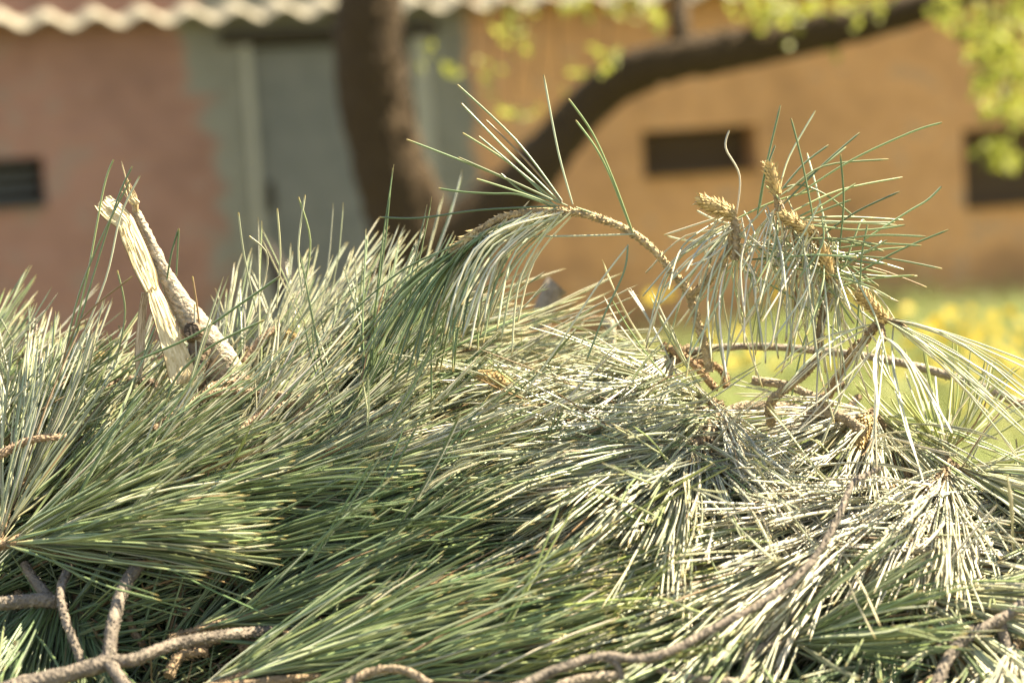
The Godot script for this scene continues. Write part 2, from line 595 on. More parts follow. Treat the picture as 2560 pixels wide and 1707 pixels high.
func shed() -> void:
	var s0 := -4.2
	var s1 := 6.4
	var eave := on_wall(400, 68).y
	var base := wp(s0, 0)
	var t := thing("shed", base, "low terracotta shed, amber glow coloured into its right wall, with a wavy cement roof behind the heap", "shed")
	var d0 := on_wall(632, 500).x
	var d1 := on_wall(1062, 400).x
	var door_top := on_wall(700, 108).y
	# openings: s from, s to, bottom, top
	var holes := []
	var wl := on_wall(112, 455)
	holes.append([wl.x - 0.62, wl.x, wl.y - 0.115, wl.y + 0.12])
	var wm0 := on_wall(1608, 385)
	var wm1 := on_wall(1896, 378)
	holes.append([wm0.x, wm1.x, wm0.y - 0.125, wm0.y + 0.115])
	var wr := on_wall(2412, 425)
	holes.append([wr.x, wr.x + 0.75, wr.y - 0.215, wr.y + 0.22])
	var cut_s := [s0, s1, d0, d1]
	var cut_h := [0.0, eave + 0.25, door_top]
	for q in holes:
		cut_s.append_array([q[0], q[1]])
		cut_h.append_array([q[2], q[3]])
	cut_s.sort()
	cut_h.sort()
	var top: float = eave + 0.25
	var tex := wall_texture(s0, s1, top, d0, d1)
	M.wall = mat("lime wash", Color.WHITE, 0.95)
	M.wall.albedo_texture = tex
	M.wall.heightmap_enabled = true
	M.wall.heightmap_texture = noise_tex(0.05, 64, [], 512)
	M.wall.heightmap_scale = 0.8
	var b := MB.new()
	var deep := 0.22
	for i in cut_s.size() - 1:
		for j in cut_h.size() - 1:
			var sa: float = cut_s[i]
			var sb: float = cut_s[i + 1]
			var ha: float = cut_h[j]
			var hb: float = cut_h[j + 1]
			var sm := (sa + sb) * 0.5
			var hm := (ha + hb) * 0.5
			if sb - sa < 0.001 or hb - ha < 0.001: continue
			if sm > d0 and sm < d1 and hm < door_top: continue
			var open := false
			for q in holes:
				if sm > q[0] and sm < q[1] and hm > q[2] and hm < q[3]: open = true
			if open: continue
			for z in [0.0, -deep]:
				var k := b.v.size()
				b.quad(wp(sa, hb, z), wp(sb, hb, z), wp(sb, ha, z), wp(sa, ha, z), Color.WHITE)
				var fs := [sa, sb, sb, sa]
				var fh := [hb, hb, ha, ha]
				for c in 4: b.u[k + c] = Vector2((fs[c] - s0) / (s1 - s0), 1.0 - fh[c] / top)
	for q in holes + [[d0, d1, 0.0, door_top]]:
		var cs := [[q[0], q[3]], [q[1], q[3]], [q[1], q[2]], [q[0], q[2]]]
		for k in 4:
			var m: Array = cs[k]
			var n: Array = cs[(k + 1) % 4]
			var kk := b.v.size()
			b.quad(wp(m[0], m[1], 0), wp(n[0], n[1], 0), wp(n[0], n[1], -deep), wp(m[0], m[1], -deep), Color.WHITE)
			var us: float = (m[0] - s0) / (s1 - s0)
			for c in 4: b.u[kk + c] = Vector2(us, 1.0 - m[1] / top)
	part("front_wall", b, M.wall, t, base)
	# the rest of the room, closed and dark
	b = MB.new()
	var back := -3.6
	var hh := Vector3.UP * (top + 0.5) * 0.5
	b.box(wp((s0 + s1) * 0.5, (top + 0.5) * 0.5, back), wall_r * (s1 - s0) * 0.5, hh, wall_n * 0.1, Color.WHITE)
	part("back_wall", b, M.inside, t, base)
	for s in [s0 + 0.1, s1 - 0.1]:
		b = MB.new()
		b.box(wp(s, (top + 0.5) * 0.5, (back - deep) * 0.5), wall_r * 0.1, hh, wall_n * (-back - deep) * 0.5 - wall_n * 0.01, Color.WHITE)
		part("side_wall", b, M.inside, t, base)
	b = MB.new()
	b.box(wp((s0 + s1) * 0.5, top + 0.02, (back - 0.1) * 0.5), wall_r * (s1 - s0) * 0.5, Vector3.UP * 0.015, wall_n * (-back) * 0.5, Color.WHITE)
	part("ceiling", b, M.inside, t, base)
	# door leaf, frame and lintel
	b = MB.new()
	b.box(wp((d0 + d1) * 0.5, door_top * 0.5, -0.075), wall_r * ((d1 - d0) * 0.5 - 0.035), Vector3.UP * (door_top * 0.5 - 0.02), wall_n * 0.02, Color.WHITE)
	var door := part("door", b, M.door, t, base)
	b = MB.new()
	b.box(wp(d0 + 0.10, 0.95, -0.045), wall_r * 0.015, Vector3.UP * 0.07, wall_n * 0.01, Color.WHITE)
	part("handle", b, M.dark, door, base)
	for q in [[d0 + 0.018, 0.022], [d1 + 0.012, 0.042]]:
		b = MB.new()
		b.box(wp(q[0], door_top * 0.5, -0.03), wall_r * q[1], Vector3.UP * (door_top * 0.5), wall_n * 0.045, Color.WHITE)
		part("door_frame", b, M.frame, t, base)
	b = MB.new()
	b.box(wp((d0 + d1) * 0.5, door_top + 0.035, 0.004), wall_r * ((d1 - d0) * 0.5 + 0.1), Vector3.UP * 0.032, wall_n * 0.03, Color.WHITE)
	part("lintel", b, M.dark, t, base)
	# windows: slats, and an added panel coloured as the dim inside of each opening
	for k in 3:
		var q: Array = holes[k]
		var w := Node3D.new()
		w.name = "window"
		t.add_child(w, true)
		var mid: float = (q[0] + q[1]) * 0.5
		for f in [0.03, 0.97]:
			b = MB.new()
			b.box(wp(lerpf(q[0], q[1], f), (q[2] + q[3]) * 0.5, -0.17), wall_r * 0.012, Vector3.UP * (q[3] - q[2]) * 0.5, wall_n * 0.02, Color.WHITE)
			part("frame", b, M.dark, w, base)
		b = MB.new()
		b.box(wp(mid, (q[2] + q[3]) * 0.5, -0.15), wall_r * (q[1] - q[0]) * 0.465, Vector3.UP * (q[3] - q[2]) * 0.495, wall_n * 0.008, Color.WHITE)
		part("shade_panel", b, M.dark if k == 0 else M.board, w, base)
		for f in ([0.28, 0.52, 0.76] if k == 0 else [0.5]):
			b = MB.new()
			b.box(wp(mid, lerpf(q[2], q[3], f), -0.125), wall_r * (q[1] - q[0]) * 0.46, Vector3.UP * 0.011, wall_n * 0.012, Color.WHITE)
			part("slat", b, M.slat if k == 0 else M.board, w, base)
		b = MB.new()
		b.box(wp(mid, q[2] + 0.008, 0.012), wall_r * ((q[1] - q[0]) * 0.5 - 0.004), Vector3.UP * 0.007, wall_n * 0.03, Color.WHITE)
		part("sill", b, M.slat if k == 0 else M.board, w, base)
	# corrugated roof sheets
	var pitch := deg_to_rad(17.0)
	var up := (Vector3.UP * sin(pitch) - wall_n * cos(pitch))
	var nn := (Vector3.UP * cos(pitch) + wall_n * sin(pitch))
	var wave := 0.222
	var amp := 0.025
	var width := wave * 5.0
	var cnt := int((s1 - s0 + 0.6) / width) + 1
	for k in cnt:
		b = MB.new()
		var left := s0 - 0.3 + k * width
		var lap := rng.randf_range(-0.03, 0.03)
		var steps := 60
		for side in 2:
			for j in steps + 1:
				var s := left + (width + 0.03) * j / steps
				var ph := TAU * (s - s0) / wave
				var z := amp * cos(ph) + (k % 2) * 0.004
				var slope := -amp * TAU / wave * sin(ph)
				var on := (nn - wall_r * slope).normalized() * (1.0 if side == 0 else -1.0)
				for r in 2:
					var p := wp(s, eave, 0.20 + lap) + nn * (z - 0.010 * side + 0.03) + up * (0.0 if r == 0 else 4.0)
					b.put(p, on, Color.WHITE, Vector2(s, r))
			var f := side * (steps + 1) * 2
			for j in steps:
				var a := f + j * 2
				for q in ([0, 1, 3, 0, 3, 2] if side == 0 else [0, 3, 1, 0, 2, 3]): b.i.append(a + q)
		for j in steps:
			var a := j * 2
			var c := (steps + 1) * 2 + j * 2
			b.quad(b.v[a], b.v[a + 2], b.v[c + 2], b.v[c], Color.WHITE)
		part("roof_sheet", b, M.roof, t, base)

# ------------------------------------------------------------------ tree
func leaf_mesh() -> ArrayMesh:
	var b := MB.new()
	var out := [Vector3(0, 0, 0), Vector3(0.011, 0.002, 0.014), Vector3(0.013, 0.003, 0.028), Vector3(0.006, 0.0, 0.042), Vector3(0, -0.003, 0.048)]
	for k in 4:
		var a: Vector3 = out[k]
		var c: Vector3 = out[k + 1]
		b.quad(Vector3(0, -0.002, a.z), a, c, Vector3(0, -0.002, c.z), Color.WHITE)
		b.quad(Vector3(-a.x, a.y, a.z), Vector3(0, -0.002, a.z), Vector3(0, -0.002, c.z), Vector3(-c.x, c.y, c.z), Color.WHITE)
	return b.mesh(M.leaf)

func copies(called: String, mesh: Mesh, places: Array, cols: PackedColorArray, parent: Node3D) -> MultiMeshInstance3D:
	var mm := MultiMesh.new()
	mm.transform_format = MultiMesh.TRANSFORM_3D
	mm.use_colors = true
	mm.mesh = mesh
	mm.instance_count = places.size()
	for k in places.size():
		mm.set_instance_transform(k, places[k])
		mm.set_instance_color(k, cols[k])
	var o := MultiMeshInstance3D.new()
	o.name = called
	o.multimesh = mm
	parent.add_child(o, true)
	o.set_meta("kind", "stuff")
	return o

func tree() -> void:
	var dt := 7.6
	var base := P(1075, 1010, dt)
	base.y = 0.0
	var t := thing("tree", base, "dark leaning tree forking in front of the shed's grey door", "tree")
	var px := 1.0 / FL * dt
	var b := MB.new()
	var foot := base + Vector3(0.02, -0.05, 0)
	tube(b, smooth_path([foot, P(1065, 860, dt), P(1040, 700, dt), P(1022, 560, dt), P(978, 420, dt), P(942, 280, dt), P(924, 150, dt), P(922, 0, dt), P(935, -200, dt + 0.1), P(980, -450, dt + 0.2)], 5), PackedFloat32Array([150 * px, 118 * px, 112 * px, 100 * px, 92 * px, 92 * px, 88 * px, 82 * px, 66 * px, 46 * px]), 26, 0.010, 9.0, Color.WHITE)
	part("trunk", b, M.trunk, t, base)
	b = MB.new()
	tube(b, smooth_path([P(1020, 740, dt), P(1110, 620, dt), P(1215, 540, dt), P(1315, 450, dt), P(1395, 350, dt), P(1480, 255, dt), P(1575, 185, dt - 0.05), P(1690, 150, dt - 0.1), P(1850, 122, dt - 0.1), P(2020, 88, dt - 0.1), P(2180, 50, dt - 0.1), P(2380, -10, dt - 0.1), P(2650, -110, dt)], 5), PackedFloat32Array([76 * px, 86 * px, 78 * px, 66 * px, 58 * px, 55 * px, 55 * px, 52 * px, 50 * px, 46 * px, 42 * px, 38 * px, 28 * px]), 22, 0.008, 10.0, Color.WHITE)
	var limb := part("limb", b, M.trunk, t, base)
	b = MB.new()
	tube(b, smooth_path([P(1700, 140, dt - 0.1), P(1702, 60, dt - 0.08), P(1700, -40, dt), P(1715, -200, dt)], 5), PackedFloat32Array([34 * px, 24 * px, 23 * px, 18 * px]), 14, 0.004, 12.0, Color.WHITE)
	part("upright_limb", b, M.trunk, t, base)
	# leaf sprays: x, y, spread across, spread down, leaves
	var sprays := [[1275, 40, 40, 55, 34], [1300, 90, 25, 40, 16], [1080, 130, 30, 40, 10], [1135, 190, 26, 30, 9], [1230, 150, 30, 40, 8], [1410, 185, 34, 30, 10], [1510, 145, 34, 34, 16], [1290, 270, 40, 36, 8], [1180, 250, 60, 50, 9], [1320, 285, 22, 20, 6], [1420, 5, 70, 22, 24], [1560, 5, 60, 26, 26], [1660, 20, 40, 30, 18],
		[1890, 10, 60, 34, 46], [1960, 25, 60, 40, 52], [2060, 10, 70, 34, 50], [2170, 5, 60, 26, 34], [1930, 60, 26, 24, 14], [2090, 125, 14, 14, 4], [2370, 30, 50, 30, 24], [2440, 40, 50, 45, 46], [2500, 90, 50, 60, 70], [2540, 30, 50, 50, 60], [2470, 130, 46, 50, 44], [2540, 190, 50, 70, 80], [2460, 210, 34, 30, 14], [2530, 270, 40, 34, 34], [2490, 370, 28, 26, 26], [2515, 400, 22, 24, 18], [2490, 285, 26, 16, 8]]
	var places := []
	var cols := PackedColorArray()
	var twigs := MB.new()
	for s in sprays:
		var d := dt - 0.35 + rng.randf_range(-0.35, 0.25)
		for k in int(s[4] * (0.55 if s[0] < 1850 else (0.7 if s[0] < 2300 else 1.0))):
			var p := P(s[0] + rng.randfn() * s[2] * 0.62, s[1] + rng.randfn() * s[3] * 0.62, d + rng.randfn() * 0.08)
			var z := (Vector3(rng.randfn() * 0.8, -0.5 + rng.randfn() * 0.5, rng.randfn() * 0.8)).normalized()
			var x := z.cross(unit()).normalized()
			places.append(Transform3D(Basis(x, z.cross(x), z).scaled(Vector3.ONE * rng.randf_range(0.8, 1.35)), p))
			cols.append(Color(0.35, 0.37, 0.065) * rng.randf_range(0.7, 1.25))
		var top := P(s[0] + rng.randf_range(-40, 60), minf(s[1] - 260, -60), d)
		var low := P(s[0], s[1] + s[3] * 0.5, d)
		tube(twigs, smooth_path([top, top.lerp(low, 0.5) + unit() * 0.03, low], 4), PackedFloat32Array([0.005, 0.003, 0.0015]), 6, 0.0004, 60.0, Color.WHITE)
	part("hanging_twigs", twigs, M.trunk, t, base, "stuff")
	# the open crown above the picture
	for q in 3000:
		var c: Vector3 = [Vector3(-0.4, 3.0, -8.2), Vector3(0.4, 3.4, -8.6), Vector3(0.9, 2.9, -8.4), Vector3(-0.1, 3.9, -8.3)][q % 4]
		var p := c + unit() * pow(rng.randf(), 0.4) * Vector3(0.75, 0.55, 0.75)
		if p.y < 2.25: p.y = 2.25 + rng.randf() * 0.5
		var z := unit()
		var x := z.cross(unit()).normalized()
		places.append(Transform3D(Basis(x, z.cross(x), z).scaled(Vector3.ONE * rng.randf_range(1.0, 1.5)), p))
		cols.append(Color(0.16, 0.21, 0.04) * rng.randf_range(0.7, 1.25))
	for k in places.size(): places[k].origin -= base
	copies("leaves", leaf_mesh(), places, cols, t)
	limb.set_meta("label", "long bare limb bending right and up")

# ------------------------------------------------------------------ meadow
func meadow() -> void:
	var b := MB.new()
	for k in 9:
		var a := k * 2.4
		var foot := Vector3(cos(a), 0, sin(a)) * rng.randf_range(0.0, 0.05)
		var lean := Vector3(cos(a + 0.4), 0, sin(a + 0.4)) * rng.randf_range(0.05, 0.16)
		var h := rng.randf_range(0.6, 1.0) * 0.34
		var w := Vector3(-sin(a), 0, cos(a)) * 0.0032
		var prev := foot
		for s in 4:
			var f := (s + 1) / 4.0
			var p := foot + lean * f * f + Vector3.UP * h * (f - 0.15 * f * f)
			var w0 := w * (1.0 - s / 4.0)
			var w1 := w * (1.0 - f) + w * 0.02
			b.quad(prev - w0, prev + w0, p + w1, p - w1, Color.WHITE)
			prev = p
	var clump := b.mesh(M.grass)
	var places := []
	var cols := PackedColorArray()
	var tall := noise(0.7, 71, 2)
	for k in 9000:
		var z := -rng.randf_range(2.9, 12.0)
		var x := rng.randf_range(-0.36, 0.40) * -z + (0.4 if k % 3 else 0.0)
		var p := Vector3(x, 0, z)
		if (p - wall_origin).dot(wall_n) < 0.03: continue
		var side := smoothstep(-0.5, 1.0, x)
		if rng.randf() > 0.35 + 0.65 * side: continue
		var sc := (0.45 + 0.75 * side + 0.4 * smoothstep(1.2, 1.9, x)) * 0.66 * (0.9 + 0.5 * tall.get_noise_2d(x, z)) * rng.randf_range(0.7, 1.2)
		places.append(Transform3D(Basis(Vector3.UP, rng.randf() * TAU).scaled(Vector3(1.1, sc, 1.1)), p))
		var dry := clampf(0.4 + 0.5 * tall.get_noise_2d(x * 3.0, z * 3.0) + rng.randf_range(-0.2, 0.2), 0.0, 1.0)
		cols.append(Color(0.25, 0.33, 0.085).lerp(Color(0.40, 0.39, 0.16), dry) * rng.randf_range(0.8, 1.2))
	var g := copies("meadow_grass", clump, places, cols, self)
	tag(g, "long yellow green grass growing between the heap and the shed", "grass", "", "stuff")
	# yellow daisies, each a plant of its own
	var spots := [[1630, 742], [1672, 735], [1945, 735], [2112, 738], [2378, 782], [2342, 806], [2405, 818], [2440, 852], [2470, 846], [2505, 905], [1780, 862], [1995, 862], [2010, 905], [1885, 880], [2540, 862], [2325, 822], [2300, 905], [2452, 930], [2532, 965], [2400, 960], [2482, 792], [2552, 806], [2425, 890], [2492, 868], [2350, 870], [2520, 930], [2270, 860], [2385, 915], [1870, 900], [2555, 990], [2465, 1000], [2310, 980], [2440, 815], [2545, 905], [2415, 855], [2465, 905], [2210, 880], [1700, 900], [2500, 830], [2360, 840], [2150, 770], [2180, 830], [2240, 800], [2270, 770], [2300, 840], [2430, 775], [2460, 825], [2525, 780], [2548, 840], [2520, 885], [2480, 950], [2430, 960], [2360, 930], [2250, 930], [2190, 910], [2130, 870], [2060, 860], [2080, 910], [1940, 910], [1830, 905], [1760, 830], [1850, 830], [2545, 940], [2500, 1010], [2400, 1020], [2340, 900]]
	var proto: Node3D = null
	for k in spots.size():
		var d := 6.4 + fmod(k * 0.618, 1.0) * 2.2
		var p := P(spots[k][0], spots[k][1], d)
		if p.y < 0.12:
			d *= (EYE.y - 0.16) / (EYE.y - p.y)
			p = P(spots[k][0], spots[k][1], d)
		var o: Node3D
		if proto == null:
			o = Node3D.new()
			var fb := MB.new()
			for q in 11:
				var a := TAU * q / 11.0
				var r := Vector3(cos(a), 0.12, sin(a))
				var w := Vector3(-sin(a), 0, cos(a)) * 0.0048
				fb.quad(r * 0.005 - w * 0.6, r * 0.005 + w * 0.6, r * 0.016 + w, r * 0.016 - w, Color.WHITE)
				fb.quad(r * 0.016 - w, r * 0.016 + w, r * 0.0235 + w * 0.5, r * 0.0235 - w * 0.5, Color.WHITE)
			var head := MeshInstance3D.new()
			head.name = "flower_head"
			head.mesh = fb.mesh(M.petal)
			o.add_child(head, true)
			var eb := MB.new()
			tube(eb, PackedVector3Array([Vector3(0, -0.006, 0), Vector3(0, 0.001, 0), Vector3(0, 0.005, 0)]), PackedFloat32Array([0.004, 0.008, 0.004]), 8, 0.0, 1.0, Color.WHITE, 0.0, Color.WHITE)
			part("flower_eye", eb, M.flower_eye, head)
			var sb := MB.new()
			tube(sb, smooth_path([Vector3(0.03, -0.45, 0.01), Vector3(0.012, -0.2, 0), Vector3(0, -0.004, 0)], 4), PackedFloat32Array([0.0026, 0.0018]), 6, 0.0, 1.0, Color(0.12, 0.17, 0.05), 0.0)
			part("flower_stalk", sb, M.grass, o)
			proto = o
		else:
			o = proto.duplicate()
		o.name = numbered("yellow_daisy")
		o.position = p
		o.scale = Vector3.ONE * rng.randf_range(0.85, 1.15)
		o.rotation = Vector3(rng.randf_range(0.7, 1.4), rng.randf_range(-0.6, 0.6), rng.randf_range(-0.3, 0.3))
		add_child(o)
		tag(o, "small yellow daisy in the long grass below the shed wall", "flower", "yellow daisies in the meadow")
	# dark stake leaning at the foot of the door
	b = MB.new()
	var a := P(742, 800, 5.2)
	tube(b, smooth_path([a, P(700, 690, 5.2), P(655, 610, 5.2)], 4), PackedFloat32Array([0.028, 0.026, 0.02]), 10, 0.003, 30.0, Color(0.05, 0.04, 0.035), 0.3, Color(0.16, 0.15, 0.13))
	var st := thing("wooden_stake", a, "dark weathered stake leaning in front of the grey door", "stake")
	part("shaft", b, M.bark, st, a)

# ------------------------------------------------------------------ heap
func crest(x: float) -> float:
	return lerpf(lerpf(905.0, 900.0, clampf(x / 900.0, 0.0, 1.0)), 1170.0, smoothstep(1200.0, 2050.0, x))

